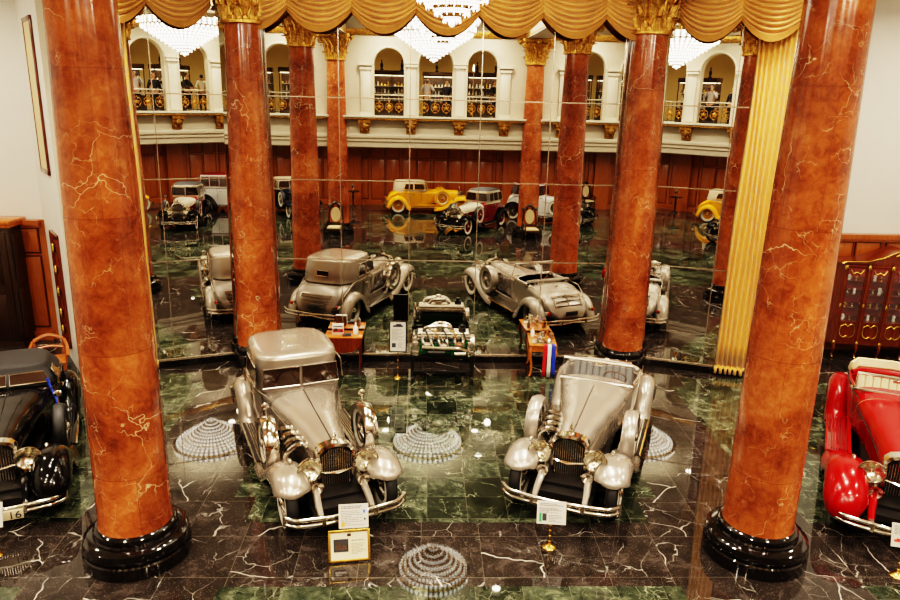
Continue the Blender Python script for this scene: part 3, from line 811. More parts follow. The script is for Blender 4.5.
        if tail == 'trunk':
            BT = [(.2,.548,1.20,.95),(.5,.645,1.205,1.03),(.9,.715,1.205,1.05),(1.5,.74,1.20,1.05),(1.85,.725,1.17,1.0),(2.1,.69,1.07,.90),(2.3,.64,.88,.76),(2.42,.56,.70,.6),(2.46,.47,.57,.52)]
        else:
            BT = [(.2,.548,1.20,.95),(.5,.635,1.205,1.03),(.9,.69,1.205,1.05),(1.6,.70,1.205,1.05),(2.0,.66,1.19,1.02),(2.15,.62,1.05,.9),(2.2,.58,.9,.8)]
        rows = []; yE = BT[-1][0]
        for i in range(24):
            y = .2 + (yE-.2)*i/23; w, zt, zs = lerp_tab(BT, y); rows.append(sect(y, w, zt+hh, zs+hh, zb, 2.7))
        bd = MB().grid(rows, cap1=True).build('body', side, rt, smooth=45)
        # greenhouse: stacked rings from belt to crown
        def ring(z, f, yF, yB, hw, p=4.0, n=44):
            out = []
            for k in range(n):
                a = 2*PI*k/n; c, s_ = math.cos(a), math.sin(a)
                x = hw*math.copysign(abs(c)**(2/p), c); y = (yF+yB)/2 + (yB-yF)/2*math.copysign(abs(s_)**(2/(p if s_ < 0 else g('roundback',2.8))), s_)
                out.append((x, y, z))
            return out
        zB = belt - .06; yF0, yF1 = g('wsy', (.40,.56)); yB0, yB1 = g('backy', (2.02,1.72)); rise = rf - .10 + hh
        hw0, hw1 = g('hwbelt',.70), g('hwtop', .60)
        rows = [ring(zB,0,yF0,yB0,hw0), ring(zB+.1,0,yF0+.02,yB0-.03,hw0-.005)]
        for i in range(1,6):
            t = i/6; rows.append(ring(zB+.1+(rise-zB-.1)*t, 0, yF0+.02+(yF1-yF0-.02)*t, yB0-.03+(yB1-yB0+.03)*t**1.5, hw0+(hw1-hw0)*t))
        for (dz, sh) in ((0,0),(.045,.012),(.075,.05),(.093,.13),(.1,.25),(.105,.42)):
            rows.append(ring(rise+dz, 0, yF1+sh, yB1-sh*1.1, max(.05,hw1-sh)))
        cabin = MB().grid(rows, closed=True, cap1=True).build('cabin', M[g('cabin', P['body'])], rt, smooth=45)
        if g('roofmat', None):
            rr = [[(x,y,z+.006) for x,y,z in r_] for r_ in rows[-5:]]
            MB().grid(rr, closed=True, cap1=True).build('roof', M[P['roofmat']], cabin, smooth=45)
        # glass
        z0, z1 = belt+.045, rise-g('brow',.035)
        def wpt(z, which, off=.012):
            t = (z-zB-.1)/(rise-zB-.1); return (yF0+.02+(yF1-yF0-.02)*t if which == 'F' else yB0-.03+(yB1-yB0+.03)*t**1.5), hw0+(hw1-hw0)*t
        def pane(pts, nm, fr=True, rad=.013):
            q = MB().add(pts, [tuple(range(len(pts)))]).build(nm, M['car_glass'], cabin, smooth=0)
            if fr: MB().tube(pts, rad, 6, closed=True).build('frame', M[g('wframe','satin_chrome')], q)
        ya, ha = wpt(z0,'F'); yb, hb = wpt(z1,'F')
        vee = .05
        for sx in (-1,1):
            pane([(sx*.025,ya-.03-vee*0,z0),(sx*(ha-.10),ya-.004,z0),(sx*(hb-.10),yb-.004,z1),(sx*.025,yb-.03,z1)], 'windscreen')
        for sx in (-1,1):
            e = .014
            cuts = g('cuts', ((.13,.56),(.60,1.02)))
            for (c0, c1) in cuts:
                y00 = ya + c0*1; y01 = ya + c1; 
                x0 = sx*(ha+e-.004); x1 = sx*(hb+e-.004)
                k0 = (yb-ya) if c0 == cuts[0][0] else 0
                bk = -.10 if c1 == cuts[-1][1] else 0
                pane([(x0,y00,z0),(x0,y01,z0),(x1,y01+bk,z1),(x1,y00+k0,z1)], 'side_window')
        if g('rearwin', 1):
            zr0, zr1 = z0+.08, z0+.22; yr0,_ = wpt(zr0,'B'); yr1,_ = wpt(zr1,'B')
            pane([(-.17,yr0+.012,zr0),(.17,yr0+.012,zr0),(.16,yr1+.012,zr1),(-.16,yr1+.012,zr1)], 'rear_window', True)
        for sx in (-1,1):
            for yy in (.46,1.10,1.66):
                w = lerp_tab(BT,yy)[0]; dl = MB().tube([(sx*(w*.985+.003),yy,.60),(sx*(w*.995+.004),yy,.85),(sx*(w+.004),yy,1.12+hh)], .006, 4)
                dl.build('door_line', M['dark_metal'], bd)
        for sx in (-1,1): MB().tube([(sx*.72,.98,.98+hh),(sx*.735,.98,.98+hh),(sx*.735,.85,.98+hh)], .012, 6).build('door_handle', M['chrome'], bd)
    for sx in (-1,1):
        MB().tube([(sx*(lerp_tab(BT,y)[0]*1.0+.006), y, (1.13 if y < 1.7 else 1.13-(y-1.7)*.62)+hh) for y in (.2,.5,.9,1.3,1.7,1.95,2.15)], .012, 6).build('belt_moulding', M[g('bead','satin_chrome')], bd)
    if g('tail','trunk') == 'trunk' and kind != 'roadster':
        t = MB()
        for k in range(6):
            y = 2.26 + .036*k; w, zt, zs = lerp_tab(BT, y); t.box((0,y+.03,zt+hh-.02), (w*1.35,.022,.03))
        t.build('trunk_slats', M['satin_chrome'], bd)
    # ---- fenders and running boards
    sk = g('skirt', .13)
    fpath = [(-2.40,.36),(-2.41,.54),(-2.30,.74),(-2.05,.89),(-1.72,.94),(-1.38,.86),(-1.08,.67),(-.80,.49),(-.52,.37),(-.2,.33)] if g('pontoon',0) else [(-2.15,.66),(-2.14,.72),(-2.06,.81),(-1.88,.895),(-1.62,.90),(-1.36,.83),(-1.08,.66),(-.80,.48),(-.52,.365),(-.2,.33)]
    rpath = [(1.02,.33),(1.14,.40),(1.24,.58),(1.40,.78),(1.64,.90),(1.88,.90),(2.10,.79),(2.26,.60),(2.36,.40),(2.40,.33)]
    for sx in (-1,1):
        rows = [[(sx*x,y,z) for x,y,z in r_] for r_ in fender_rows(fpath, .40, g('fw',.93), sk, 40, .18 if g('pontoon',0) else .35)]
        f1 = MB().grid(rows).build('front_fender', fend, rt, smooth=60, thick=.012)
        rows = [[(sx*x,y,z) for x,y,z in r_] for r_ in fender_rows(rpath, .55, g('fw',.93), sk, 36, 0, .25)]
        MB().grid(rows).build('rear_fender', fend, rt, smooth=60, thick=.012)
        if g('fbead', None):
            MB().tube([(sx*.905, p.x, p.y-.16) for p in cspline(fpath[1:], 24)], .012, 6).build('edge_bead', M[P['fbead']], f1)
        rb = MB(); rb.box((sx*.74,.38,.315), (.34,1.42,.035), bev=.01); r_ = rb.build('running_board', M[g('board', P.get('fender', P['body']))], rt)
        rs = MB()
        for k in range(7): rs.box((sx*(.62+k*.037),.38,.337+g('rib',0)/2), (.018,1.36,.012+g('rib',0)))
        rs.build('tread_strips', M[g('strip','dark_metal')], r_)
        MB().tube([(sx*.915,-.35,.315),(sx*.915,1.08,.315)], .018, 6).build('edge_strip', M[g('edge','satin_chrome')], r_)
        ap = MB(); ap.box((sx*.60,.35,.40), (.05,1.9,.16)); ap.build('apron', side if kind != 'roadster' else body, rt)
    # ---- wheels
    key = g('wkey', 'std'); ww = g('whitewall','whitewall'); wd = g('disc','wire')
    for (x,y) in ((-.71,yf),(.71,yf),(-.70,yr),(.70,yr)): add_wheel(rt, (x,y,wr), key, wr, ww_, ww, wd)
    if g('spares', 1):
        for sx in (-1,1):
            o = add_wheel(rt, (sx*.76,-.66,.80), key, wr, ww_, ww, wd, 'spare_wheel', (R(-6),0,0))
            if g('spare_cover', None):
                mm = MB(); RX = Matrix.Rotation(R(90),4,'Y')
                mm.lathe([(.30,-.10),(.40,-.105),(.425,-.05),(.43,0),(.425,.05),(.40,.105),(.30,.10)], seg=40, M=RX, cap=False)
                mm.build('tyre_cover', M[P['spare_cover']], o, smooth=60)
            mt = MB(); 
            if not g('mirrors',1): continue
            mt.cyl((sx*.76,-.58,1.2),(sx*.76,-.56,1.34),.012); mt.sphere((sx*.76,-.55,1.36),.06,12,8,(1,.5,1)); mt.build('side_mirror', M['chrome'], rt)
    # ---- lamps
    for sx in (-1,1):
        RXm = Matrix.Translation((sx*.41,-1.86,.90)) @ Matrix.Rotation(R(90),4,'X')
        l = MB().lathe([(.001,-.24),(.055,-.23),(.12,-.15),(.16,-.04),(.172,0),(.167,.012)], seg=28, M=RXm, cap=False)
        lo = l.build('headlamp', bright, rt, smooth=60)
        MB().lathe([(.165,.006),(.14,-.03),(.10,-.065),(.05,-.09),(.03,-.095),(.028,-.05),(.001,-.04)], seg=28, M=RXm, cap=False).build('lens', M['lens'], lo, smooth=60)
        MB().lathe([(.166,0),(.180,.004),(.178,.020),(.162,.016)], seg=28, M=RXm, cap=False).build('lamp_rim', M['chrome'], lo, smooth=60)
        MB().cyl((sx*.41,-1.82,.62),(sx*.41,-1.82,.78),.035).build('lamp_bracket', bright, lo)
        if g('horns', 1):
            Rh = Matrix.Translation((sx*.33,-1.98,.66)) @ Matrix.Rotation(R(90),4,'X')
            h = MB().lathe([(.025,-.30),(.03,-.12),(.05,-.04),(.085,0),(.088,.004),(.05,-.02),(.02,-.06)], seg=20, M=Rh, cap=False).build('horn', M['satin_chrome'], rt, smooth=60)
        MB().sphere((sx*.62,-1.55,.925), .035, 10, 6, (1,1.8,1)).build('side_lamp', M['chrome'], rt)
        tl = MB().cyl((sx*.66,2.34,.62),(sx*.66,2.46,.64),.05,.055,14).build('tail_lamp', M['chrome'], rt)
        MB().sphere((sx*.66,2.465,.64),.045,10,6,(1,.4,1)).build('lens', M['tail'], tl)
    MB().tube([(-.41,-1.80,.80),(0,-1.80,.76),(.41,-1.80,.80)], .014, 6).build('lamp_bar', M['chrome'], rt)
    # ---- bumpers
    def bumper(y, sgn, nm):
        b = MB(); HB = .84 if sgn < 0 else .89
        for (z, o_) in ((.455,0),(.365,.015)):
            pts = []
            for i in range(25):
                u = -1 + 2*i/24; x = HB*u
                yy = y + sgn*(.10*(1-u*u) - .03*math.exp(-(u/.18)**2)) - sgn*.10*max(0,abs(u)-.86)/.14
                pts.append((x, yy, z - .02*math.exp(-(u/.2)**2)*(1 if z > .4 else -1)))
            b.tube(pts, .030, 8)
        o = b.build(nm, M['chrome'], rt, smooth=60)
        for x in (-.36,.36): MB().box((x,y+sgn*.09,.41), (.05,.05,.14), bev=.012).box((x,y-sgn*.12,.40), (.06,.46,.05)).build('bumper_clamp', M['satin_chrome'], o)
        for x in (-HB,HB): MB().cyl((x,y-sgn*.10,.34),(x,y-sgn*.10,.48),.035,seg=10).build('bumper_tip', M['satin_chrome'], o)
    bumper(-2.39 if g('pontoon',0) else -2.33, -1, 'front_bumper')
    if g('rearbumper', 1): bumper(2.52, 1, 'rear_bumper')
    MB().box((.0,2.50,.60), (.36,.015,.12), bev=.005).build('rear_plate', M[g('plate','ink_dark')], rt)
    # ---- outside exhaust pipes
    if g('pipes', 0):
        for sx in (-1,):
            for k in range(4):
                y0 = -1.22 + k*.20; w = lerp_tab(HT, y0)[0]
                pts = cspline([(sx*(w-.02),y0,.96),(sx*(w+.13),y0-.02,.98),(sx*(w+.25),y0+.02,.88),(sx*(w+.28),y0+.12,.66),(sx*(w+.22),y0+.22,.46)], 26)
                MB().tube(pts, [.040+.005*(i%2) for i in range(26)], 9).build('exhaust_pipe', M['chrome'], rt, smooth=25)
    return rt
# ------------------------------------------------------------------ the motor cars
car('vintage_car', 'silver hardtop car with closed roof and two-pane windscreen, left of centre', (-2.364,11.28,0), 24,
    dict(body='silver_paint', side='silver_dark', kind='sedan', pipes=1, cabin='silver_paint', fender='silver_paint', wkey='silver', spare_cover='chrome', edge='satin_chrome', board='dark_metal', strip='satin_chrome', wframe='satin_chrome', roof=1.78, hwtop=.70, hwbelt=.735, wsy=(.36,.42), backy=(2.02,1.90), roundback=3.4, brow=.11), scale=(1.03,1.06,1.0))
car('vintage_car', 'silver open two-seater car with low windscreen and grey pleated seat, right of centre', (2.50,11.77,0), -20,
    dict(body='silver_paint2', side=None, kind='roadster', pipes=1, fender='silver_paint2', wkey='silver', spare_cover='silver_paint2', edge='brass', board='dark_metal', strip='satin_chrome', wsframe='satin_chrome', deckrail=1, horn='silver_paint2', rim='silver_paint2', hinge='wood_dark', mirrors=0, wsz=1.54), scale=(1.03,1.06,1.0))
car('vintage_car', 'black convertible car with closed canvas roof, cut off at the left edge', (-7.24,10.97,0), 25,
    dict(body='black_paint', kind='sedan', cabin='black_top', fender='black_paint', roof=1.52, wkey='blk', whitewall='rubber', disc='wire', horn='black_paint', bead='black_paint', edge='chrome', wframe='chrome', stoneguard=1, horns=0, cuts=((.13,.62),), wsy=(.40,.62), tail='round', strip='dark_metal', board='black_paint', hwtop=.58, pontoon=1, skirt=.2), scale=(1.05,.97,.97))
car('vintage_car', 'red open car with cream seats and chrome headlamps, cut off at the right edge', (7.66,11.40,0), -27,
    dict(body='red_paint', kind='roadster', fender='red_paint', wkey='redc', leather='cream_leather', tonneau='cream_leather', horn='red_paint', rim='red_paint', spares=0, skirt=.17, strip='red_paint', edge='red_paint', bead='dark_metal', wsz=1.46, wheelrim='cream_leather', disc='red_paint', pontoon=1, rib=.025, fw=.96, board='dark_red_paint', mirrors=0), scale=(1.08,1.18,1.0))
car('vintage_car', 'red and black boxy saloon with cream hood, reflected in the middle of the mirror', (2.35,-1.65,0), 216,
    dict(body='cream_paint', side='dark_red_paint', kind='sedan', cabin='cream_paint', roofmat='black_top', fender='black_paint', fbead='cream_paint', roof=1.76, hz=.04, wkey='redb', wsy=(.40,.44), backy=(2.05,2.02), hwtop=.64, tail='round', spares=1, horn='black_paint', board='black_paint', bead='cream_paint', wframe='cream_paint', cuts=((.12,.52),(.58,1.0),(1.06,1.52)), roundback=4, disc='dark_red_paint'), scale=(.95,.92,1.0))
car('vintage_car', 'yellow touring car with tan canvas top, reflected along the wooden wall', (.55,-6.85,0), 88,
    dict(body='yellow_paint', kind='sedan', cabin='tan_top', fender='yellow_paint', roof=1.66, wkey='yel', spare_cover='yellow_paint', horn='yellow_paint', bead='yellow_paint', wframe='yellow_paint', board='yellow_paint', disc='yellow_paint', tail='trunk', hinge='yellow_paint', wsy=(.12,.22), backy=(2.02,1.95), cuts=((.16,.72),(.80,1.3))), scale=(1.0,.97,1.0))
car('vintage_car', 'white saloon with black fenders, reflected behind the right columns of the mirror', (6.6,-4.0,0), 128,
    dict(body='white_paint', kind='sedan', cabin='white_paint', roofmat='dark_red_paint', fender='black_paint', roof=1.85, hz=.06, wkey='wht', wsy=(.40,.46), backy=(2.05,1.98), hwtop=.64, tail='round', horn='black_paint', board='black_paint', wframe='dark_red_paint', cuts=((.12,.52),(.58,1.0),(1.06,1.52)), roundback=4))
car('vintage_car', 'dark blue-black car with bright headlamps, reflected behind the left columns of the mirror', (-6.6,-5.9,0), 155,
    dict(body='blue_black', kind='sedan', cabin='tan_top', fender='blue_black', roof=1.72, wkey='blk2', horn='blue_black', board='blue_black', bead='blue_black', tail='round'))

# ------------------------------------------------------------------ information boards
def printed(mb, x0, x1, z0, z1, n, y=-.006, mi=0, hgt=.006):
    for k in range(n):
        z = z1 - (z1-z0)*(k+.5)/n; e = random.uniform(.72,1) if k % 4 != 3 else random.uniform(.35,.7)
        x = x0
        while x < x0 + (x1-x0)*e - .012:
            w = random.uniform(.018,.05); w = min(w, x0+(x1-x0)*e-x)
            mb.box((x+w/2, y, z), (w, .002, hgt), mi=mi); x += w + .009
def brass_stand(rt, h, r=.10):
    MB().lathe([(r,0),(r,.012),(r*.8,.03),(r*.35,.045),(.02,.07)], seg=28).build('foot', M['brass'], rt)
    m = MB(); m.cyl((0,0,.05),(0,0,h),.011,seg=12)
    for k in range(4): m.sphere((0,0,.09+k*(h-.12)/4),.022,12,8)
    m.build('pole', M['brass'], rt)
def board(name, x, y, rz, w, h, zc, tilt, label, stand=True, kind=0, backm='paper', cat='sign', base=.10):
    rt = empty(name, (x,y,0), rz, label, cat)
    T = Matrix.Translation((0,-.02,zc)) @ Matrix.Rotation(tilt,4,'X')
    p = MB().box((0,0,0),(w,.012,h),M=T).build('card', M[backm], rt)
    t = MB()
    tmp = MB(); 
    if kind == 0:      # car card: heading, text, coloured seals
        printed(tmp, -w*.42, w*.42, h*.30, h*.44, 2, -.0075, 0, .014); printed(tmp, -w*.42, w*.40, -h*.40, h*.24, 9, -.0075, 7, .008)
        tmp.lathe([(.001,0),(.022,0),(.022,.002),(.001,.002)], (w*.33,-.007,h*.16), 14, mi=1, M=Matrix.Identity(4)) if False else tmp.box((w*.36,-.0085,h*.18),(.03,.002,.045),mi=1)
        tmp.box((w*.38,-.0085,-h*.14),(.026,.002,.03),mi=4); tmp.box((-w*.36,-.0085,-h*.34),(.05,.002,.06),mi=2)
    elif kind == 1:    # card with green and dark seals lower left
        printed(tmp, -w*.40, w*.42, h*.28, h*.42, 2, -.0075, 0, .012); printed(tmp, -w*.42, w*.42, -h*.02, h*.22, 5, -.0075, 7, .008); printed(tmp, -w*.1, w*.42, -h*.42, -h*.08, 5, -.0075, 8, .008)
        tmp.box((-w*.38,-.0085,-h*.22),(.035,.002,.12),mi=3); tmp.box((-w*.24,-.0085,-h*.20),(.06,.002,.10),mi=4)
    elif kind == 2:    # engine board: car picture, text, small black picture
        tmp.box((0,-.0085,h*.36),(w*.62,.002,h*.05),mi=4); tmp.box((w*.04,-.0085,h*.40),(w*.34,.002,h*.05),mi=4); tmp.box((0,-.0085,h*.33),(w*.70,.002,h*.02),mi=4)
        printed(tmp, -w*.40, w*.42, -h*.14, h*.26, 14, -.0075, 0, .007); printed(tmp, -w*.02, w*.42, -h*.40, -h*.2, 6, -.0075, 7, .007)
        tmp.box((-w*.26,-.0085,-h*.30),(w*.26,.002,h*.15),mi=4)
    elif kind == 3:    # red car picture lower left
        printed(tmp, -w*.42, w*.42, h*.02, h*.42, 7, -.0075, 0, .008)
        tmp.box((-w*.20,-.0085,-h*.24),(w*.42,.002,h*.10),mi=5); tmp.box((-w*.22,-.0085,-h*.17),(w*.22,.002,h*.07),mi=5)
    elif kind == 4:
        printed(tmp, -w*.42, w*.42, -h*.40, h*.42, 10, -.0075, 0, .008); tmp.box((w*.30,-.0085,h*.16),(.045,.002,.02),mi=6)
    mats = [M['ink'], M['print_blue'], M['print_orange'], M['print_green'], M['ink_dark'], M['print_red'], M['print_blue'], M['ink'], M['ink']]
    for mi in sorted(set(tmp.m)):
        q_ = MB(); q_.v = [tuple(T @ Vector(p_)) for p_ in tmp.v]; q_.f = [f_ for f_, m_ in zip(tmp.f, tmp.m) if m_ == mi]; q_.m = [0]*len(q_.f)
        used = sorted({i for f_ in q_.f for i in f_}); re_ = {i: k for k, i in enumerate(used)}; q_.v = [q_.v[i] for i in used]; q_.f = [[re_[i] for i in f_] for f_ in q_.f]
        q_.build('printed_text' if mi in (0,7,8) else 'printed_mark', mats[mi], p, smooth=0)
    if kind == 2:
        f = MB()
        for sx in (-1,1): f.box((sx*(w/2+.01),0,0),(.025,.03,h+.045),M=T)
        for sz in (-1,1): f.box((0,0,sz*(h/2+.01)),(w+.02,.03,.025),M=T)
        f.box((0,.016,0),(w,.01,h),M=T)
        f.build('frame', M['dark_metal'], rt)
    if stand: brass_stand(rt, zc-h*.3, base)
    else: brass_stand(rt, zc-h*.3, base)
    return rt
board('information_card', -1.25, 8.77, R(8), .40, .32, .53, R(-22), 'white printed card on a short stand before the silver hardtop car, above the framed certificate', kind=0)
board('information_card', 1.48, 8.92, R(-4), .40, .31, .56, R(-22), 'white printed card on a brass stand before the silver open car', kind=1)
board('information_board', -1.12, 15.09, RZ, .34, .66, .99, R(-6), 'tall black-framed text board on a brass stand left of the display engine', kind=2)
board('information_card', 6.12, 8.46, R(-14), .36, .31, .62, R(-20), 'white printed card on a brass stand before the red car', kind=3)
board('information_card', -6.03, 8.42, R(14), .36, .33, .62, R(-20), 'white printed card before the black car at the left edge', kind=4)

# framed certificate leaning on its strut on the floor
rt = empty('framed_certificate', (-1.28,8.53,0), R(10), 'gold-framed certificate with a small dark photo, standing on the floor before the silver hardtop car', 'picture')
T = Matrix.Translation((0,0,.215)) @ Matrix.Rotation(R(-22),4,'X'); w, h = .56, .42
m = MB()
for sx in (-1,1): m.box((sx*(w/2-.016),0,0),(.032,.03,h),M=T,bev=.006)
for sz in (-1,1): m.box((0,0,sz*(h/2-.016)),(w,.03,.032),M=T,bev=.006)
m.build('frame', M['gold_leaf'], rt)
p = MB().box((0,.006,0),(w-.05,.008,h-.05),M=T).build('mat_board', M['cream_paper'], rt)
q = MB(); q.box((-.11,.0,.005),(.20,.004,.17),mi=1,M=T); q.box((-.11,-.001,-.02),(.16,.004,.06),mi=2,M=T); q.box((-.14,-.002,.03),(.08,.004,.04),mi=2,M=T)
tmp = MB(); printed(tmp, .03,.22,.05,.08,1,0,0,.012); printed(tmp,.03,.22,-.12,.03,8,0,0,.006)
q.build('printed_photo', [M['ink'],M['ink_dark'],M['satin_chrome']], p, smooth=0); MB().add(tmp.v,tmp.f,0,T).build('printed_text', M['ink'], p, smooth=0)
MB().box((0,.13,.17),(.05,.012,.36),M=Matrix.Rotation(R(14),4,'X')).build('strut', M['wood_dark'], rt)

# number plate and blue ribbon of the black car belong to it
blk = bpy.data.objects['vintage_car.002']
cu = bpy.data.curves.new('plate_text', 'FONT'); cu.body = '16'; cu.size = .16; cu.align_x = 'RIGHT'; cu.extrude = .002
to = bpy.data.objects.new('tmp', cu); COL.objects.link(to)
me = bpy.data.meshes.new_from_object(to.evaluated_get(bpy.context.evaluated_depsgraph_get())); bpy.data.objects.remove(to)
me.materials.clear(); me.materials.append(M['ink_dark'])
pl = MB().box((.10,-2.55,.38),(.50,.012,.15),bev=.004).build('number_plate', M['cream_paper'], blk)
put('plate_digits', me, pl, (.33,-2.56,.322), (R(90),0,0))
MB().tube([(.56,.42,1.30),(.60,.40,1.10),(.66,.30,.98),(.72,.1,.80)], .022, 6).build('blue_ribbon', M['blue_cloth'], blk)

# ------------------------------------------------------------------ display engine
ex, ey = W(-.03+.42*0, 15.22)[0]-.1, 15.28
rt = empty('display_engine', (-.14,15.18,0), RZ, 'green and polished metal car engine on a black wheeled stand, before the central mirror', 'engine')
for sx in (-1,1): MB().box((sx*.60,-.12,.80),(.13,.24,.24),bev=.02).box((sx*.60,-.20,.66),(.16,.10,.12),bev=.015).build('end_housing', M['aluminium'], rt)
st = MB()
for sx in (-1,1):
    for sy in (-1,1): st.box((sx*.66,sy*.20,.34),(.07,.07,.56))
    st.box((sx*.66,0,.58),(.09,.52,.08)); st.box((sx*.66,0,.16),(.06,.46,.06))
for sy in (-1,1): st.box((0,sy*.20,.58),(1.32,.06,.07))
st.box((0,-.2,.22),(1.32,.04,.04))
so = st.build('stand', M['dark_metal'], rt)
for sx in (-1,1):
    for sy in (-1,1):
        c_ = MB(); c_.cyl((sx*.66-.025,sy*.2,.06),(sx*.66+.025,sy*.2,.06),.06,seg=16).box((sx*.66,sy*.2,.10),(.07,.05,.06)); c_.build('castor', M['rubber'], so)
MB().box((0,-.01,.665),(1.25,.34,.09),bev=.02).cyl((-.45,0,.60),(.45,0,.60),.10,seg=16).build('sump', M['engine_green'], rt)
e = MB(); e.box((.02,0,.81),(1.06,.32,.22),bev=.03)
for k in range(6): e.cyl((-.42+k*.17,-.19,.72),(-.42+k*.17,-.19,.94),.045,seg=12)
e.build('engine_block', M['engine_green'], rt)
a = MB(); a.box((.02,0,1.0),(1.16,.30,.09),bev=.02)
for k in range(8): a.cyl((-.46+k*.135,-.165,.97),(-.46+k*.135,-.165,1.04),.026,seg=10)
a.build('cylinder_head', M['aluminium'], rt)
a = MB()
for sy in (-1,1): a.cyl((-.54,sy*.085,1.075),(.56,sy*.085,1.075),.062,seg=18)
a.build('valve_cover', M['aluminium'], rt)
m = MB(); m.tube(cspline([(-.42,-.10,1.13),(-.36,-.13,1.22),(-.1,-.14,1.26),(.12,-.14,1.24),(.22,-.10,1.13)],20), .042, 10); m.tube(cspline([(-.3,.05,1.12),(-.2,.06,1.24),(.1,.06,1.25),(.2,.05,1.12)],16), .035, 10)
m.build('intake_pipe', M['aluminium'], rt)
m = MB(); m.lathe([(.09,0),(.10,.03),(.10,.10),(.06,.13),(.06,.18),(.001,.19)], (-.06,-.08,1.16), 20); m.build('carburettor', M['silverware'], rt)
for k,(x,z,mn) in enumerate(((-.34,.86,'aluminium'),(.02,.84,'aluminium'),(.36,.86,'brown_box'))):
    m = MB(); m.box((x,-.22,z),(.22,.09,.13),bev=.015); m.cyl((x-.06,-.27,z+.01),(x+.06,-.27,z+.01),.03,seg=10); m.cyl((x,-.2,z-.1),(x,-.26,z-.02),.022,seg=8); m.build('accessory', M[mn], rt)
m = MB()
for k in range(6): m.tube(cspline([(-.40+k*.16,-.17,1.03),(-.38+k*.15,-.23,1.0),(-.30+k*.12,-.25,.93),(-.05+k*.02,-.25,.90)],10), .010, 5)
m.build('ignition_leads', M['rubber'], rt)
for k in range(9):
    x = -.46 + k*.115
    MB().cyl((x,-.19,.70),(x,-.19,.93),.018,seg=8).sphere((x,-.19,.95),.026,8,6).build('tappet_tube', M['dark_metal' if k % 2 else 'aluminium'], rt)
for k in range(5): MB().tube(cspline([(-.44+k*.2,-.10,1.13),(-.40+k*.2,-.16,1.17),(-.34+k*.2,-.20,1.10),(-.32+k*.2,-.21,1.0)],8), .014, 6).build('fuel_pipe', M['brass' if k % 2 else 'dark_metal'], rt)
MB().box((.42,-.06,1.16),(.16,.16,.10),bev=.02).cyl((.42,-.06,1.2),(.42,-.06,1.27),.05,seg=12).build('magneto', M['dark_metal'], rt)
RY = Matrix.Rotation(R(90),4,'Y')
m = MB(); m.lathe([(.03,0),(.17,.01),(.18,.03),(.17,.05),(.03,.06)], (0,0,0), 28, M=Matrix.Translation((-.68,0,.80)) @ RY); m.lathe([(.02,0),(.10,.01),(.11,.03),(.10,.05)], (0,0,0), 20, M=Matrix.Translation((-.66,-.05,1.03)) @ RY); m.box((-.62,-.08,.90),(.10,.20,.20),bev=.02); m.build('fan_pulley', M['aluminium'], rt)
m = MB(); m.lathe([(.03,0),(.20,.01),(.21,.05),(.20,.10),(.03,.12)], (0,0,0), 32, M=Matrix.Translation((.60,0,.82)) @ RY); m.build('flywheel', M['aluminium'], rt)
for x in (-.16,.20,.44): MB().box((x,-.24,.74),(.05,.05,.30),bev=.01).cyl((x,-.26,.62),(x,-.26,.86),.03,seg=10).build('pump', M['engine_green'], rt)
for k in range(6): MB().tube(cspline([(-.44+k*.175,-.15,.98),(-.44+k*.175,-.25,.97),(-.42+k*.17,-.28,.90),(-.38+k*.165,-.28,.84)],10), .030, 8).build('exhaust_stub', M['aluminium'], rt)
MB().tube(cspline([(-.45,-.29,.82),(-.1,-.30,.80),(.3,-.30,.80),(.52,-.29,.74),(.58,-.27,.62)],18), .042, 10).build('exhaust_manifold', M['silverware'], rt)
MB().cyl((-.30,-.30,.70),(.05,-.30,.70),.06,seg=16).sphere((-.30,-.30,.70),.06).build('starter', M['dark_metal'], rt)
MB().cyl((.25,-.30,.68),(.50,-.30,.68),.05,seg=16).build('dynamo', M['aluminium'], rt)

# ------------------------------------------------------------------ side tables against the mirror
def cab_leg(mb, x, y, h, r=.03, sx=1, sy=-1):
    mb.tube(cspline([(x,y,h),(x+sx*.035,y+sy*.035,h*.80),(x-sx*.01,y-sy*.01,h*.35),(x+sx*.005,y+sy*.005,.08),(x+sx*.03,y+sy*.03,.02)],14), [r*1.25]*4+[r]*5+[r*.7]*5, 8)
tx, ty = 2.12, 15.76
rt = empty('side_table', (tx,ty,0), RZ-R(4), 'orange wooden side table with cabriole legs holding a silver tea set, right of the engine', 'table')
MB().box((0,0,.76),(.62,.90,.03),bev=.012).box((0,0,.73),(.54,.82,.05)).build('table_top', M['wood_orange'], rt)
for sx in (-1,1):
    for sy in (-1,1):
        l = MB(); cab_leg(l, sx*.25, sy*.38, .72, .028, sx, sy); l.build('leg', M['wood_orange'], rt)
MB().box((0,-.38,.66),(.5,.02,.12)).box((0,.38,.66),(.5,.02,.12)).box((-.25,0,.66),(.02,.76,.12)).box((.25,0,.66),(.02,.76,.12)).build('apron', M['wood_orange'], rt)
def on(x, y, z=.775):
    c, s_ = math.cos(RZ-R(4)), math.sin(RZ-R(4)); return (tx + x*c - y*s_, ty + x*s_ + y*c, z)
def lathing(name, prof, loc, mat, label, cat, seg=20, extra=None, group=None):
    m = MB().lathe(prof, seg=seg)
    if extra: extra(m)
    o = m.build(name, mat, None, loc, smooth=50); tag(o, label, cat, group); return o
def tea(m): m.tube(cspline([(.06,0,.08),(.11,0,.10),(.14,0,.16)],8), .012, 6); m.tube(cspline([(-.07,0,.13),(-.13,0,.14),(-.13,0,.07),(-.07,0,.05)],12), .009, 6)
POT = [(.001,0),(.045,0),(.05,.01),(.075,.05),(.08,.09),(.055,.13),(.05,.14),(.055,.145),(.03,.165),(.012,.175),(.016,.19),(.001,.2)]
lathing('teapot', POT, on(-.06,-.20), M['silverware'], 'silver teapot in the middle of the orange side table', 'teapot', extra=tea)
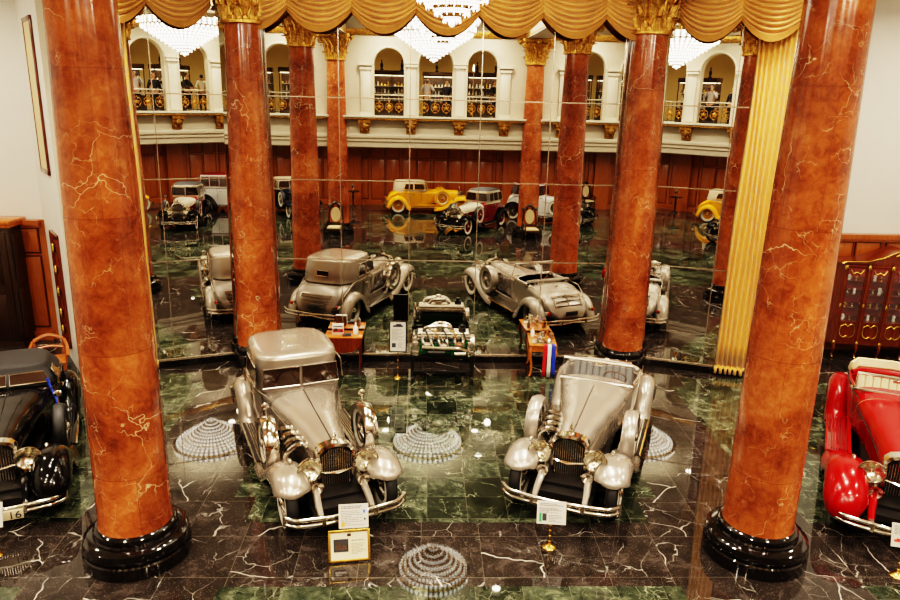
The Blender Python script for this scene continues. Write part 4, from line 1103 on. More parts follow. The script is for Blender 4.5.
lathing('sugar_bowl', [(.001,0),(.03,0),(.035,.01),(.065,.05),(.07,.08),(.05,.10),(.02,.12),(.001,.13)], on(.14,-.30), M['silverware'], 'round silver sugar bowl right of the teapot on the orange side table', 'bowl')
lathing('silver_jug', [(.001,0),(.035,0),(.03,.01),(.055,.05),(.05,.09),(.035,.13),(.045,.16)], on(.02,.06), M['silverware'], 'slender silver jug behind the teapot on the orange side table', 'jug', extra=lambda m: m.tube(cspline([(-.05,0,.14),(-.09,0,.11),(-.05,0,.06)],8),.008,6))
lathing('glass_bottle', [(.001,0),(.045,0),(.045,.10),(.03,.14),(.014,.16),(.014,.20),(.001,.2)], on(-.20,.20), M['porcelain'], 'white bottle at the back left corner of the orange side table', 'bottle')
lathing('dark_bottle', [(.001,0),(.05,0),(.055,.12),(.05,.14),(.02,.16),(.001,.16)], on(.22,.02), M['brown_box'], 'squat brown pot at the right end of the orange side table', 'pot')
lathing('metal_tankard', [(.001,0),(.05,0),(.045,.02),(.045,.13),(.05,.15),(.001,.16)], on(.16,.26), M['brass'], 'brass tankard at the back right corner of the orange side table', 'tankard', extra=lambda m: m.tube(cspline([(.045,0,.13),(.09,0,.11),(.09,0,.05),(.045,0,.03)],10),.008,6))
o = MB().box((0,0,.006),(.46,.30,.012),bev=.004).build('serving_tray', M['silverware'], None, on(-.0,-.22,.775), RZ); tag(o, 'flat silver tray under the teapot on the orange side table', 'tray')
for ob in ('teapot','sugar_bowl'): bpy.data.objects[ob].location.z += .012
# folded ribbon rosette hanging over the front edge
rt = empty('ribbon', on(.14,-.455,0), RZ-R(4), 'red, white and blue ribbon hanging over the front edge of the orange side table', 'ribbon')
for k,(mn,nm) in enumerate((('red_cloth','red_band'),('white_cloth','white_band'),('blue_cloth','blue_band'))):
    x = -.095 + k*.095
    rows = [[(x+d+(.0 if z>.5 else .010*(k-1)*(0.8-z)), yy, z) for d in (-.040,0,.040)] for z, yy in ((.784,.10),(.784,.02),(.780,-.012),(.70,-.02),(.45,-.03),(.20,-.035-.01*k),(.04,-.03))]
    MB().grid(rows).build(nm, M[mn], rt, smooth=50, thick=.004)

tx2, ty2 = W(-2.22, 15.90)[0], W(-2.22,15.90)[1]
rt = empty('drop_leaf_table', (tx2,ty2,0), RZ, 'red-brown table with a rounded hanging leaf, behind the silver hardtop car', 'table')
MB().box((0,0,.76),(.86,.52,.03),bev=.012).build('table_top', M['wood_orange'], rt)
leaf = [(-.42,.745)] + [(-.42*math.cos(a*PI/14), .745-.34*math.sin(a*PI/14)**.8) for a in range(1,14)] + [(.42,.745)]
MB().prism(leaf, -.275, -.255).build('hanging_leaf', M['mahogany'], rt)
for sx in (-1,1):
    for sy in (-1,1):
        l = MB(); l.cyl((sx*.36,sy*.19,0),(sx*.36,sy*.19,.745),.016,.026,10); l.build('leg', M['mahogany'], rt)
MB().box((0,0,.69),(.74,.40,.10)).build('apron', M['mahogany'], rt)
def on2(x, y, z=.775):
    c, s_ = math.cos(RZ), math.sin(RZ); return (tx2 + x*c - y*s_, ty2 + x*s_ + y*c, z)
rt = empty('gift_box', on2(-.14,-.02), RZ+R(5), 'white and red printed box standing on the drop-leaf table', 'box')
b = MB().box((0,0,.12),(.26,.12,.24),bev=.004).build('carton', M['paper'], rt)
q = MB(); q.box((0,-.061,.10),(.24,.003,.08),mi=0); q.box((-.05,-.062,.12),(.08,.003,.07),mi=1); q.box((.07,-.062,.09),(.05,.003,.05),mi=1); q.box((0,-.0615,.20),(.2,.002,.02),mi=1); q.build('print', [M['print_red'], M['ink_dark']], b, smooth=0)
lathing('white_bottle', [(.001,0),(.055,0),(.06,.02),(.06,.13),(.035,.19),(.02,.21),(.02,.25),(.012,.27),(.001,.28)], on2(.26,.0), M['porcelain'], 'white bottle at the right end of the drop-leaf table', 'bottle')
o = MB().box((0,0,.015),(.20,.13,.03),bev=.006).box((.03,0,.04),(.12,.10,.02)).build('dark_book', M['ink_dark'], None, on2(.07,-.14), R(12)); tag(o, 'flat dark book lying at the front of the drop-leaf table', 'book')

# ------------------------------------------------------------------ carved thrones and small tables (seen in the mirror)
def throne(x, y, rz, label):
    rt = empty('carved_throne', (x,y,0), rz, label, 'chair', 'carved thrones by the columns')
    MB().box((0,0,.40),(.66,.58,.12),bev=.02).build('seat_frame', M['wood_dark'], rt)
    MB().box((0,-.01,.49),(.58,.52,.10),bev=.04).build('cushion', M['cushion'], rt)
    b = MB()
    for sx in (-1,1):
        b.tube(cspline([(sx*.30,.26,.40),(sx*.31,.29,.8),(sx*.27,.32,1.18),(sx*.31,.33,1.30)],14), .04, 8); b.sphere((sx*.31,.33,1.34),.05,10,6)
    arch = cspline([(-.27,.32,1.15),(-.20,.33,1.36),(0,.335,1.50),(.20,.33,1.36),(.27,.32,1.15)], 18); b.tube(arch, .05, 8)
    for a in (-.14,0,.14): b.sphere((a,.335,1.50-abs(a)*.9),.075,10,6,(1,.5,1.2))
    b.box((0,.28,.62),(.56,.05,.08)); b.build('back_frame', M['wood_dark'], rt)
    pn = MB(); pl = [(.20*math.cos(k*PI/12), 1.0+.32*math.sin(k*PI/12)) for k in range(24)]; pn.prism(pl, .27, .31); pn.build('back_pad', M['cushion'], rt)
    for sx in (-1,1):
        a = MB(); a.tube(cspline([(sx*.30,.28,.78),(sx*.34,.05,.76),(sx*.35,-.22,.72),(sx*.36,-.30,.68)],12), .035, 8); a.tube(cspline([(sx*.34,-.24,.71),(sx*.32,-.20,.58),(sx*.31,-.24,.44)],8), .035, 8); a.build('armrest', M['wood_dark'], rt)
        for sy in (-1,1):
            l = MB(); l.tube(cspline([(sx*.28,sy*.24,.36),(sx*.33,sy*.28,.28),(sx*.29,sy*.25,.12),(sx*.33,sy*.28,.03)],10), [.05,.05,.045,.04,.035,.03,.03,.03,.035,.03], 8); l.build('leg', M['wood_dark'], rt)
    return rt
throne(-3.88, 1.10, R(186), 'carved dark throne with gold back pad at the left far column, in the mirror')
throne(4.68, 1.14, R(174), 'carved dark throne with gold back pad at the right far column, in the mirror')
throne(9.6, -8.1, R(165), 'carved throne with gold pad against the wooden wall, in the mirror')
def pedestal(x, y, label, lab2, lamp=True):
    rt = empty('pedestal_table', (x,y,0), 0, label, 'table', 'small round tables along the wooden wall')
    MB().lathe([(.34,.84),(.36,.85),(.36,.88),(.34,.89)], seg=28).build('table_top', M['wood_dark'], rt)
    MB().lathe([(.16,0),(.15,.04),(.05,.10),(.045,.4),(.07,.55),(.04,.7),(.10,.84)], seg=18).build('pedestal', M['wood_dark'], rt)
    o = MB().lathe([(.001,0),(.10,0),(.11,.02),(.04,.05),(.03,.14),(.09,.20),(.10,.28),(.05,.36),(.03,.42),(.001,.44)], seg=18)
    o.tube(cspline([(.09,0,.22),(.17,0,.30),(.10,0,.38)],8),.012,6); o.tube(cspline([(-.09,0,.22),(-.17,0,.30),(-.10,0,.38)],8),.012,6)
    o = o.build('silver_urn', M['silverware'], None, (x,y,.89)); tag(o, lab2, 'urn', 'silver urns on the small tables')
pedestal(-3.6,-8.05, 'small dark round table by the wooden wall, left of the yellow car in the mirror', 'silver urn on the small table left of the yellow car in the mirror')

# ------------------------------------------------------------------ vitrine on the right
VX, VY = 10.90, 17.40
rt = empty('glass_cabinet', (VX,VY,0), R(0), 'tall red-lined display cabinet with gilt mounts and glass doors, at the right edge', 'cabinet')
H0, H1 = .36, 2.42
fp = [(-1.78,.40),(-1.32,-.18),(-.80,-.26),(-.28,-.34),(.28,-.34),(.80,-.26),(1.32,-.18),(1.78,.40)]
def slab(mb, poly, z0, z1, mi=0):
    n = len(poly); mb.add([(x,y,z0) for x,y in poly] + [(x,y,z1) for x,y in poly], [tuple(range(n-1,-1,-1)), tuple(range(n,2*n))] + [(k,(k+1)%n,(k+1)%n+n,k+n) for k in range(n)], mi)
c = MB(); slab(c, fp, H0, H0+.10); slab(c, fp, H1-.06, H1); c.box((0,.40,(H0+H1)/2),(3.5,.04,H1-H0))
for sx in (-1,1):
    a, b2 = (fp[0],fp[1]) if sx < 0 else (fp[7],fp[6])
    mid = ((a[0]+b2[0])/2,(a[1]+b2[1])/2); ang = math.atan2(b2[1]-a[1],b2[0]-a[0]); L = math.hypot(b2[0]-a[0],b2[1]-a[1])
    c.box((mid[0],mid[1],(H0+H1)/2),(L,.03,H1-H0),rz=ang)
c.build('carcass', M['mahogany'], rt)
MB().box((0,.36,(H0+H1)/2),(3.0,.03,H1-H0-.1)).build('velvet_lining', M['velvet'], rt)
tp = MB(); tz = [(-1.5,2.42),(-1.4,2.46),(-.9,2.47),(-.55,2.56),(-.25,2.70),(0,2.76),(.25,2.70),(.55,2.56),(.9,2.47),(1.4,2.46),(1.5,2.42)]
tp.prism(tz, -.30, .40); tp.build('crest', M['mahogany'], rt)
MB().tube([(x,-.32,z+.01) for x,z in tz], .010, 6).sphere((0,-.33,2.74),.09,12,8,(1.6,.5,1)).tube(cspline([(-.25,-.33,2.62),(-.1,-.34,2.70),(0,-.34,2.62),(.1,-.34,2.70),(.25,-.33,2.62)],14),.018,6).build('gilt_crest_mount', M['gold_leaf'], rt)
for k in range(1, 7):
    x, y = fp[k]
    p = MB(); p.box((x,y,(H0+H1)/2),(.055,.055,H1-H0)); p.build('post', M['mahogany'], rt)
    gm = MB(); gm.sphere((x,y-.03,H1-.10),.05,10,6,(.8,.6,1.4)); gm.build('gilt_mount', M['gold_leaf'], rt); MB().sphere((x,y-.03,1.35),.03,8,6,(.8,.6,2)).build('gilt_boss', M['gold_leaf'], rt)
    l = MB(); l.tube(cspline([(x,y,H0+.06),(x,y-.05,.24),(x,y,.10),(x,y-.05,.02)],10), [.04,.04,.036,.032,.028,.025,.022,.022,.026,.022], 8); l.build('leg', M['mahogany'], rt); 
    MB().sphere((x,y-.03,H0+.04),.04,10,6,(.9,.7,1.4)).build('gilt_knee', M['gold_leaf'], rt); MB().sphere((x,y-.045,.03),.030,8,6).build('gilt_foot', M['gold_leaf'], rt)
for k in range(1, 6):
    a, b2 = Vector(fp[k]), Vector(fp[k+1]); ang = math.atan2(b2.y-a.y,b2.x-a.x); L = (b2-a).length - .06; mid = (a+b2)/2
    Tm = Matrix.Translation((mid.x,mid.y,0)) @ Matrix.Rotation(ang,4,'Z')
    d = MB(); zb0 = H0+.56
    for (x,z,w,h) in ((0,H0+.13,L,.05),(0,zb0,L,.05),(0,H1-.10,L,.05)): d.box((x,0,z),(w,.03,h),M=Tm)
    for sx in (-1,1): d.box((sx*(L/2-.02),0,(H0+H1)/2),(.035,.03,H1-H0-.16),M=Tm)
    d.box((0,.012,H0+.34),(L-.06,.02,.40),M=Tm)
    do = d.build('door', M['mahogany'], rt)
    MB().add([(-L/2+.04,0,zb0),(L/2-.04,0,zb0),(L/2-.04,0,H1-.1),(-L/2+.04,0,H1-.1)],[(0,1,2,3)],M=Tm).build('glass_pane', M['clear_glass'], do, smooth=0)
    s_ = MB(); q = L/2-.07
    s_.tube(cspline([(-q,-.02,H0+.46),(-q*.4,-.025,H0+.52),(0,-.02,H0+.46),(q*.4,-.025,H0+.52),(q,-.02,H0+.46),(q,-.02,H0+.26),(q*.4,-.025,H0+.18),(0,-.02,H0+.22),(-q*.4,-.025,H0+.18),(-q,-.02,H0+.26),(-q,-.02,H0+.46)],44), .014, 6, M=Tm)
    s_.tube(cspline([(-q*.9,-.02,H1-.16),(-q*.5,-.02,H1-.26),(0,-.02,H1-.22),(q*.5,-.02,H1-.26),(q*.9,-.02,H1-.16)],16), .014, 6, M=Tm)
    s_.build('gilt_scroll', M['gold_leaf'], do)
SH = (1.28, 1.62, 1.96)
for z in SH: 
    s_ = MB(); slab(s_, [(-1.55,.34),(-1.25,-.10),(-.28,-.26),(.28,-.26),(1.25,-.10),(1.55,.34)], z-.008, z); s_.build('shelf', M['mahogany'], rt)
proto = []
for mn, prof in (('porcelain', [(.001,0),(.04,0),(.05,.03),(.03,.08),(.05,.13),(.04,.18),(.001,.2)]), ('gold_leaf', [(.001,0),(.035,0),(.015,.03),(.045,.08),(.05,.12),(.02,.15),(.001,.16)]), ('silverware', [(.001,0),(.05,0),(.055,.02),(.02,.05),(.02,.10),(.06,.16)])):
    proto.append(MB().lathe(prof, seg=14).tube(cspline([(.045,0,.11),(.085,0,.09),(.045,0,.05)],6),.008,5).mesh('figurine', M[mn], 50))
zname = {H0+.60:'bottom', 1.28:'second', 1.62:'third', 1.96:'top'}; cnt = 0
for z, nm in ((H0+.585,'lowest'),(1.28,'second-lowest'),(1.62,'second-highest'),(1.96,'highest')):
    for k, x in enumerate((-1.12,-.95,-.70,-.52,-.36,-.12,.10,.34,.52,.72,.98)):
        me = proto[(k+cnt) % 3]; o = bpy.data.objects.new(('vase','gilt_cup','silver_goblet')[(k+cnt) % 3], me); COL.objects.link(o)
        yb = -.02 - .12*(1-abs(x)/1.3)
        o.location = (VX+x, VY+yb, z+.002); o.rotation_euler.z = k*1.3
        o.scale = (.65+.25*random.random(),)*3
        kind_ = ('white porcelain vase','gilt two-tone cup','silver goblet')[(k+cnt) % 3]
        tag(o, f'{kind_} on the {nm} shelf of the glass cabinet, {("first","second","third","fourth","fifth","sixth","seventh","eighth","ninth","tenth","eleventh")[k]} from the left', 'ornament', 'ornaments in the glass cabinet')
    cnt += 1
o = MB(); slab(o, [(-1.55,.34),(-1.25,-.10),(-.28,-.26),(.28,-.26),(1.25,-.10),(1.55,.34)], H0+.57, H0+.583); o.build('shelf', M['mahogany'], rt)
MB().box((0,.1,H1-.075),(2.2,.05,.02)).build('light_strip', M['glow'], rt)

# ------------------------------------------------------------------ left alcove
rt = empty('wardrobe', W(-11.35,17.26), RZ, 'tall dark wooden wardrobe with a pale top, at the left edge behind the black car', 'wardrobe')
MB().box((0,0,1.5),(2.6,.66,2.8),bev=.01).box((0,0,.06),(2.64,.68,.12)).build('carcass', M['wood_dark'], rt)
MB().box((0,0,2.94),(2.70,.72,.08),bev=.02).box((0,0,3.02),(2.76,.78,.10),bev=.03).build('cornice', M['wood_orange'], rt)
for sx in (-1,1):
    d = MB().box((sx*.63,-.34,1.5),(1.2,.04,2.6),bev=.01).build('door', M['wood_dark'], rt)
    MB().box((sx*.63,-.365,2.1),(.9,.02,1.1),bev=.01).box((sx*.63,-.365,.85),(.9,.02,.9),bev=.01).build('door_panel', M['wood_dark'], d)
    MB().sphere((sx*.10,-.38,1.45),.03,10,6).build('knob', M['brass'], d)
MB().box((1.31,0,2.15),(.03,.46,1.2),bev=.01).box((1.31,0,.9),(.03,.46,1.0),bev=.01).build('side_panel', M['wood_dark'], rt)
# pictures on the angled white return wall
dv = Vector((-9.6+7.97, 17.69-15.27, 0)); ra = RZ + math.atan2(dv.y, dv.x)
def hang(name, t, z0, z1, w, fm, im, label, deep=.05):
    x, y = -7.97 + dv.x*t, 15.27 + dv.y*t; n = Vector((-dv.y,dv.x,0)).normalized()
    rt = empty(name, W(x+n.x*.03, y+n.y*.03), ra, label, 'picture'); h = z1-z0; zc = (z0+z1)/2
    f = MB()
    for s_ in (-1,1): f.box((s_*(w/2-.05),0,zc),(.10,deep,h),bev=.012); f.box((0,0,zc+s_*(h/2-.05)),(w,deep,.10),bev=.012)
    f.build('frame', M[fm], rt); MB().box((0,.0,zc),(w-.18,.02,h-.18)).build('panel', M[im], rt)
    return rt
hang('framed_picture', .42, 4.25, 7.45, 1.1, 'mahogany', 'cushion', 'tall wood-framed picture high on the white wall at the upper left')
r_ = hang('carved_wall_panel', .40, .35, 2.95, .9, 'mahogany', 'mahogany', 'tall red carved wooden panel with gilt ornaments on the left return wall', .08)
om = MB()
for z in (2.6,2.1,1.6,1.1,.7): om.sphere((0,-.05,z),.08,10,6,(1.4,.5,1.6)); om.sphere((0,.05,z),.08,10,6,(1.4,.5,1.6))
om.build('gilt_ornament', M['gold_leaf'], r_)
rt = empty('wooden_armchair', (-8.52,14.55,0), R(28), 'orange-brown wooden armchair behind the black car at the left', 'chair')
MB().box((0,0,.43),(.62,.58,.06),bev=.02).build('seat', M['wood'], rt)
for sx in (-1,1):
    MB().tube(cspline([(sx*.30,.30,.78),(sx*.34,.05,.74),(sx*.36,-.22,.68),(sx*.35,-.32,.60)],12), .035, 8).tube([(sx*.34,-.22,.68),(sx*.30,-.22,.43)], .025, 8).build('armrest', M['wood'], rt)
    for sy in (-1,1): MB().cyl((sx*.27,sy*.25,0),(sx*.27,sy*.25,.42),.02,.03,10).build('leg', M['wood'], rt)
b = MB()
for sx in (-1,1): b.tube([(sx*.27,.27,.42),(sx*.28,.33,.80)], .03, 8)
b.tube(cspline([(-.28,.33,.80),(0,.36,.90),(.28,.33,.80)],10), .04, 8); b.tube(cspline([(-.27,.30,.62),(0,.32,.66),(.27,.30,.62)],8), .03, 8); b.build('backrest', M['wood'], rt)
o = b
# ------------------------------------------------------------------ gallery fittings, seen in the mirror
ORD = ('first','second','third','fourth','fifth','sixth','seventh','eighth','ninth','tenth','eleventh','twelfth')
cm = MB()
run(cm, [(-.03,4.97),(.22,4.97),(.22,4.88),(.16,4.84),(.19,4.74),(.12,4.64),(.05,4.52),(.05,4.44),(-.03,4.40)], -.20, .20)
run(cm, [(-.03,4.97),(.25,4.97),(.25,4.86),(-.03,4.86)], -.27, .27)
for sx in (-1,1): cm.sphere((sx*.20,.12,4.80),.10,12,8,(.5,1,1)); cm.sphere((sx*.10,.10,4.54),.07,10,6,(.8,1,1))
cm.sphere((0,.20,4.74),.09,12,8,(1,.6,1.4))
ME_CORB = cm.mesh('corbel', M['gold_dark'])
for k, x in enumerate((-9.75,-7.65,-5.5,-3.05,-1.04,1.04,3.0,5.5,7.65,9.75)):
    o = bpy.data.objects.new('corbel', ME_CORB); COL.objects.link(o); o.location = W(x,0); o.rotation_euler.z = RZ
    tag(o, f'gilded scroll corbel under the reflected gallery ledge, {ORD[k]} from the left', 'corbel', 'gilded corbels under the gallery')
def railing(c, hw, label):
    rt = empty('gallery_railing', W(c,-.22), RZ, label, 'railing', 'wrought iron gallery railings')
    m = MB()
    MB().tube([(-hw,0,6.03),(hw,0,6.03)], .028, 8).build('hand_rail', M['satin_chrome'], rt)
    m.tube([(-hw,0,5.23),(hw,0,5.23)], .016, 6); m.tube([(-hw,0,5.85),(hw,0,5.85)], .014, 6)
    n = 7
    for k in range(n+1): m.tube([(-hw+2*hw*k/n,0,5.16),(-hw+2*hw*k/n,0,6.03)], .010, 5)
    m.build('bars', M['dark_metal'], rt)
    s_ = MB()
    for k in range(3):
        cx = -hw + 2*hw*(k+.5)/3; rr = hw/3.4
        for sg in (-1,1):
            pts = [(cx+sg*(rr*.5 - rr*.5*(1-t/22)*math.cos(t*.45)), 0, 5.53 + rr*.95*(1-t/24)*math.sin(t*.45)) for t in range(22)]
            s_.tube(pts, .014, 5)
        s_.sphere((cx,-.0,5.53),.10 if k == 1 else .06,10,6,(1,.4,1)); s_.tube([(cx+rr*.9*math.cos(a*PI/9),0,5.53+rr*.9*math.sin(a*PI/9)) for a in range(18)], .012, 5, closed=True)
        s_.sphere((cx,0,5.75),.035,8,6); s_.sphere((cx,0,5.33),.035,8,6)
    s_.build('gilt_scrolls', M['gold_dark'], rt)
for k,(c,hw) in enumerate(OPEN): railing(c, hw, f'black and gilt scrolled iron railing in the reflected gallery arch, {ORD[k]} from the left')
def showcase(x, y, w, rz, label):
    rt = empty('gallery_showcase', W(x,y,5.05), RZ+rz, label, 'showcase', 'lit showcases on the gallery')
    MB().box((0,0,.35),(w,.55,.7)).box((0,0,1.98),(w+.06,.62,.22),bev=.03).build('cabinet_frame', M['wood_dark'], rt)
    m = MB()
    for sx in (-1,0,1): m.box((sx*(w/2-.02),.26,1.28),(.04,.04,1.2))
    m.box((0,-.25,1.28),(w,.02,1.2)); m.build('posts', M['wood_dark'], rt)
    MB().box((0,.0,1.86),(w-.1,.42,.02)).build('lamp_strip', M['glow'], rt)
    MB().add([(-w/2,.27,.7),(w/2,.27,.7),(w/2,.27,1.87),(-w/2,.27,1.87)],[(0,1,2,3)]).build('glass_front', M['clear_glass'], rt, smooth=0)
    for zz in (.72,1.05,1.38):
        MB().box((0,0,zz),(w-.06,.44,.015)).build('shelf', M['porcelain'], rt)
        g_ = MB()
        for q in range(int(w/.16)):
            xx = -w/2+.12+q*.16; hh_ = random.uniform(.08,.22)
            g_.lathe([(.001,0),(.03,0),(.045,hh_*.4),(.02,hh_*.75),(.03,hh_),(.001,hh_+.01)], (xx, random.uniform(-.1,.12), zz+.008), 8, mi=random.choice((0,0,1,2)))
        o = g_.build('trinkets', [M['porcelain'],M['brown_box'],M['gold_leaf']], rt); o['kind'] = 'stuff'
for k,(x,y,w) in enumerate(((-8.6,-3.6,1.9),(-6.3,-2.6,1.6),(-2.0,-3.4,1.9),(.4,-4.2,1.9),(2.4,-3.6,1.7),(6.4,-3.0,1.9),(8.6,-3.4,1.7))):
    showcase(x, y, w, R(random.uniform(-4,4)), f'lit glass showcase of trinkets on the reflected gallery, {ORD[k]} from the left')
for k,(x,y) in enumerate(((-2.5,-3.4),(-1.55,-3.4),(.1,-4.2),(2.0,-3.6),(2.9,-3.6),(-6.6,-2.6),(6.2,-3.0))):
    lathing('bronze_statuette', [(.001,0),(.09,0),(.09,.04),(.04,.07),(.07,.2),(.05,.33),(.02,.37),(.045,.43),(.001,.48)], W(x,y,7.145), M['dark_metal'], f'dark statuette on top of a gallery showcase, {ORD[k]} from the left', 'statuette', 12, group='statuettes on the showcases')
rt = empty('gallery_candle_lamp', W(1.75,-2.2,5.05), 0, 'slim floor lamp with a glowing tip in the reflected right-hand arch', 'lamp')
MB().lathe([(.14,0),(.13,.03),(.02,.06),(.018,2.05),(.05,2.08),(.05,2.12)], seg=14).build('pole', M['brass'], rt); MB().lathe([(.03,2.12),(.035,2.2),(.015,2.35),(.001,2.4)], seg=12).build('bulb', M['candle'], rt)
# ------------------------------------------------------------------ people on the gallery
def skin_body(name, joints, bones, parent, mat, sub=2):
    me = bpy.data.meshes.new(name); me.from_pydata([j[0] for j in joints], bones, []); o = bpy.data.objects.new(name, me); COL.objects.link(o)
    sk = o.modifiers.new('skin','SKIN'); sk.use_smooth_shade = True
    lay = me.skin_vertices[0] if me.skin_vertices else None
    if lay is None:
        bm = bmesh.new(); bm.from_mesh(me); bm.verts.layers.skin.verify(); bm.to_mesh(me); bm.free(); lay = me.skin_vertices[0]
    for i, j in enumerate(joints):
        r = j[1]; lay.data[i].radius = (r if isinstance(r, tuple) else (r, r)); lay.data[i].use_root = (i == 0)
    sb = o.modifiers.new('sub','SUBSURF'); sb.levels = sub; sb.render_levels = sub
    dg = bpy.context.evaluated_depsgraph_get(); m2 = bpy.data.meshes.new_from_object(o.evaluated_get(dg)); bpy.data.objects.remove(o)
    m2.materials.clear(); m2.materials.append(mat); m2.polygons.foreach_set('use_smooth', [True]*len(m2.polygons))
    o = bpy.data.objects.new(name, m2); COL.objects.link(o); o.parent = parent; return o
def person(x, y, z, rz, H, top, label, pose='camera'):
    rt = empty('person', (x,y,z), rz, label, 'person'); k = H/1.75
    S = lambda *p: tuple(a*k for a in p)
    # facing -Y locally
    if pose == 'camera':
        eL, hL = (.30,-.14,1.20), (.09,-.24,1.52); eR, hR = (-.30,-.14,1.20), (-.09,-.24,1.52)
    elif pose == 'lean':
        eL, hL = (.30,-.10,1.13), (.16,-.34,1.10); eR, hR = (-.30,-.10,1.13), (-.14,-.34,1.10)
    else:
        eL, hL = (.27,.04,1.10), (.27,-.06,.85); eR, hR = (-.27,.04,1.10), (-.27,-.06,.85)
    def mid(a, b, t): return tuple(a[i]+(b[i]-a[i])*t for i in range(3))
    J = [(S(0,0,.95),(.155*k,.11*k)), (S(0,0,1.15),(.14*k,.10*k)), (S(0,.0,1.36),(.17*k,.11*k)), (S(0,.01,1.47),(.07*k,.06*k)), (S(0,-.005,1.55),(.052*k,.055*k)),
         (S(.17,.01,1.41),.065*k), (S(*eL),.048*k), (S(*hL),.032*k), (S(-.17,.01,1.41),.065*k), (S(*eR),.048*k), (S(*hR),.032*k),
         (S(.095,0,.86),.095*k), (S(.10,-.01,.48),.062*k), (S(.10,.02,.09),.042*k), (S(-.095,0,.86),.095*k), (S(-.10,-.01,.48),.062*k), (S(-.10,.02,.09),.042*k), (S(.11,-.12,.04),.04*k), (S(-.11,-.12,.04),.04*k)]
    E = [(0,1),(1,2),(2,3),(3,4),(2,5),(5,6),(6,7),(2,8),(8,9),(9,10),(0,11),(11,12),(12,13),(0,14),(14,15),(15,16),(13,17),(16,18)]
    bd = skin_body('body', J, E, rt, M['skin'])
    # clothing follows the body a little outside it
    up = 1.015
    T = [(J[0][0],(.165*k,.125*k)),(J[1][0],(.155*k,.115*k)),(J[2][0],(.182*k,.122*k)),(S(0,.01,1.45),(.09*k,.075*k)),(J[5][0],.078*k),(J[6][0],.060*k),(S(*mid(eL,hL,.8)),.046*k),(J[8][0],.078*k),(J[9][0],.060*k),(S(*mid(eR,hR,.8)),.046*k)]
    skin_body('shirt', T, [(0,1),(1,2),(2,3),(2,4),(4,5),(5,6),(2,7),(7,8),(8,9)], rt, M[top])
    L = [(S(0,0,.97),(.170*k,.125*k)),(J[11][0],.108*k),(J[12][0],.076*k),(S(.10,.02,.10),.058*k),(J[14][0],.108*k),(J[15][0],.076*k),(S(-.10,.02,.10),.058*k)]
    skin_body('trousers', L, [(0,1),(1,2),(2,3),(0,4),(4,5),(5,6)], rt, M['trouser'])
    # head with face
    hz = 1.645; hd = MB(); rows = []
    for (zz, rx, ry, oy) in ((-.115,.030,.035,-.03),(-.105,.048,.055,-.03),(-.07,.060,.078,-.015),(-.03,.068,.090,-.005),(.01,.073,.096,0),(.05,.074,.097,.003),(.085,.062,.082,.005),(.108,.038,.05,.006),(.117,.01,.015,.006)):
        rows.append([((rx*math.cos(a*PI/10))*k, (oy+ry*math.sin(a*PI/10))*k, (hz+zz)*k) for a in range(20)])
    hd.grid(rows, closed=True, cap0=True, cap1=True)
    hd.sphere(S(0,-.100,hz-.022), .017*k, 8, 6, (.8,1.2,1.5))
    for s_ in (-1,1): hd.sphere(S(s_*.076,.008,hz-.01), .025*k, 8, 6, (.4,.8,1.3))
    hd = hd.build('head', M['skin'], rt, smooth=80)
    ev = MB()
    for s_ in (-1,1): ev.sphere(S(s_*.030,-.086,hz+.012), .011*k, 8, 6)
    ev.box(S(0,-.088,hz-.062),S(.045,.012,.008)); ev.build('eyes_and_mouth', M['hair'], hd)
    hr = MB(); rows = []
    for (zz, rx, ry, oy) in ((-.06,.070,.070,.04),(-.01,.081,.092,.022),(.04,.083,.098,.014),(.085,.072,.090,.010),(.115,.047,.06,.008),(.128,.012,.018,.008)):
        rows.append([((rx*math.cos(a*PI/10))*k, (oy+ry*math.sin(a*PI/10))*k, (hz+zz)*k) for a in range(20)])
    hr.grid(rows, closed=True, cap1=True).build('hair', M['hair'], hd, smooth=80)
    # hands: palm, four fingers, thumb
    for s_, hpos, el in ((1,hL,eL),(-1,hR,eR)):
        d = (Vector(hpos)-Vector(el)).normalized(); p = Vector(hpos); side = Vector((s_,0,0)).cross(d); side = side.normalized() if side.length > .01 else Vector((0,-1,0))
        acr = d.cross(side).normalized(); hm = MB()
        hm.sphere(S(*(p+d*.045)), .045*k, 12, 8, (.85,.85,1.05))
        for q, (o_, ln) in enumerate(((-.030,.07),(-.010,.08),(.010,.075),(.028,.06))):
            b0 = p + d*.075 + acr*o_; b1 = b0 + d*ln*.5 + side*.010; b2 = b1 + d*ln*.35 + side*.03
            hm.tube([S(*b0),S(*b1),S(*b2)], [.010*k,.009*k,.007*k], 6)
        b0 = p + d*.03 - acr*.040; hm.tube([S(*b0),S(*(b0 - acr*.02 + d*.03)),S(*(b0 - acr*.018 + d*.055 + side*.02))], [.012*k,.010*k,.008*k], 6)
        hm.build('hand', M['skin'], bd, smooth=80)
    return rt
px, py, _ = W(-.42,-.30)
pr = person(.10, -.60, 5.05, R(182), 1.72, 'shirt', 'person in a grey shirt raising a camera to the face, in the reflected central arch', 'camera')
rt = empty('photo_camera', (.09,-.25,6.62), R(2), 'black photo camera held up by the person in the grey shirt', 'camera')
MB().box((0,0,0),(.14,.06,.09),bev=.012).box((0,0,.055),(.05,.05,.03),bev=.008).build('camera_body', M['ink_dark'], rt)
MB().cyl((0,.03,-.005),(0,.07,-.005),.032,seg=18).build('lens_barrel', M['dark_metal'], rt)
person(.98, -.75, 5.05, R(190), 1.66, 'jacket', 'person in a dark jacket standing beside the photographer, in the reflected central arch', 'stand')
person(3.3, -2.5, 5.05, R(150), 1.72, 'jacket', 'person in a dark jacket at a showcase, in the reflected left mirror arch', 'lean')
person(4.2, -2.85, 5.05, R(20), 1.70, 'white_shirt', 'person in a white shirt with back turned, in the reflected left mirror arch', 'stand')

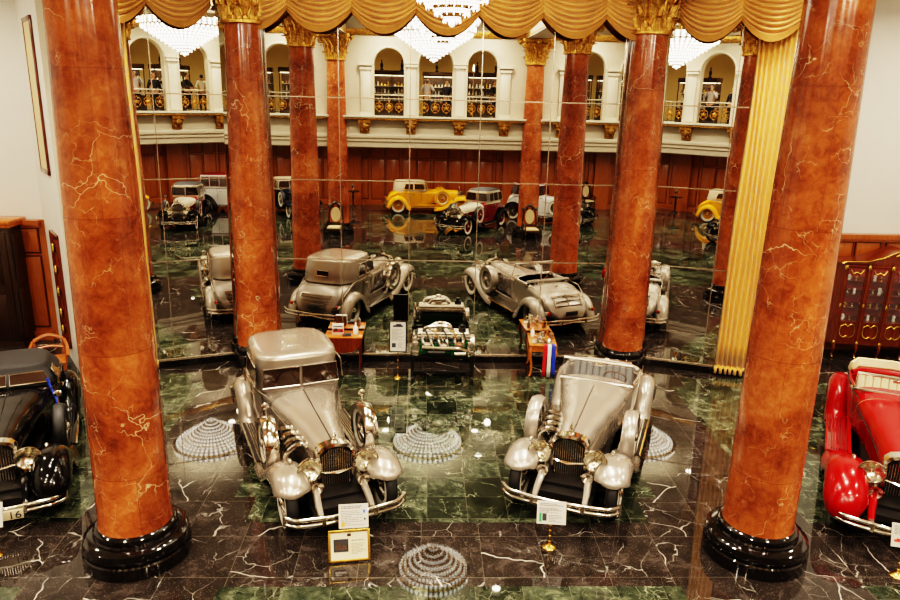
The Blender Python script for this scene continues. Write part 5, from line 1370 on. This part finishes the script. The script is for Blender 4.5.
# ------------------------------------------------------------------ lights
def area(name, x, y, z, size, watts, col=(1,.86,.68), rot=(0,0,0), spread=R(150)):
    l = bpy.data.lights.new(name, 'AREA'); l.shape = 'DISK'; l.size = size; l.energy = watts; l.color = col; l.spread = spread
    o = bpy.data.objects.new(name, l); COL.objects.link(o); o.location = W(x,y,z); o.rotation_euler = rot
    return o
KL = 1.0
for x in (-6.4,-2.1,2.1,6.4):
    for y in (1.2,3.6): area('ceiling_light', x, y, ZC-.03, .3, 150*KL)
    for y in (6.4,10.8,14.2): area('ceiling_light', x, y, ZC-.03, .5, 85*KL, spread=R(70))
for x in (-6.4,-2.1,2.1,6.4): area('ceiling_light', W(x,12.5)[0], W(x,12.5)[1], ZC-.03, .25, 110*KL, spread=R(160))  # extra wide row, added only to brighten the rear columns
for x in (-7.5,-4.9,-2.3,2.3,4.9,7.5): area('front_fill', W(x,.75)[0], W(x,.75)[1], ZC-.30, .30, 150*KL, rot=(R(74),0,RZ), spread=R(150))  # added fill above the arcade, lights column fronts, swags and cars
for x in (-11.5,11.5):
    for y in (4,9,14.5): area('ceiling_light', x, y, ZC-.03, .3, 290*KL)
for x in (-10,-6.2,-2.1,2.1,6.2,10):
    for y in (-2.2,-5.6): area('soffit_lamp', x, y, 3.78, .16, 120*KL)
for x in (-8.4,-4,0,4,8.4): area('gallery_lamp', x, -3.2, ZC-.03, .4, 110*KL, (1,.82,.55))
w = bpy.data.worlds.new('World'); scn.world = w; w.use_nodes = True
w.node_tree.nodes['Background'].inputs[0].default_value = (1,.85,.65,1); w.node_tree.nodes['Background'].inputs[1].default_value = .05

# ------------------------------------------------------------------ camera
f, pit, ro = 726.43, R(15.766), R(1.380)
cp, sp = math.cos(pit), math.sin(pit); c, s_ = math.cos(ro), math.sin(ro)
fw = Vector((0,cp,-sp)); up = Vector((0,sp,cp)); rtv = Vector((1,0,0))
r2 = rtv*c + up*s_; u2 = up*c - rtv*s_
cd = bpy.data.cameras.new('Camera'); co = bpy.data.objects.new('Camera', cd); COL.objects.link(co)
cd.sensor_fit = 'HORIZONTAL'; cd.sensor_width = 36; cd.lens = f/900*36; cd.clip_start = .02; cd.clip_end = 200
mw = Matrix((( r2.x,u2.x,-fw.x,0),(r2.y,u2.y,-fw.y,0),(r2.z,u2.z,-fw.z,6.1),(0,0,0,1))); co.matrix_world = mw
scn.camera = co
scn.cycles.max_bounces = 8; scn.cycles.glossy_bounces = 6; scn.cycles.diffuse_bounces = 3; scn.cycles.transparent_max_bounces = 10
scn.cycles.sample_clamp_indirect = 6; scn.cycles.caustics_reflective = False; scn.cycles.caustics_refractive = False
scn.cycles.use_denoising = True
scn.view_settings.view_transform = 'Filmic'; scn.view_settings.look = 'Very High Contrast'; scn.view_settings.exposure = -0.17
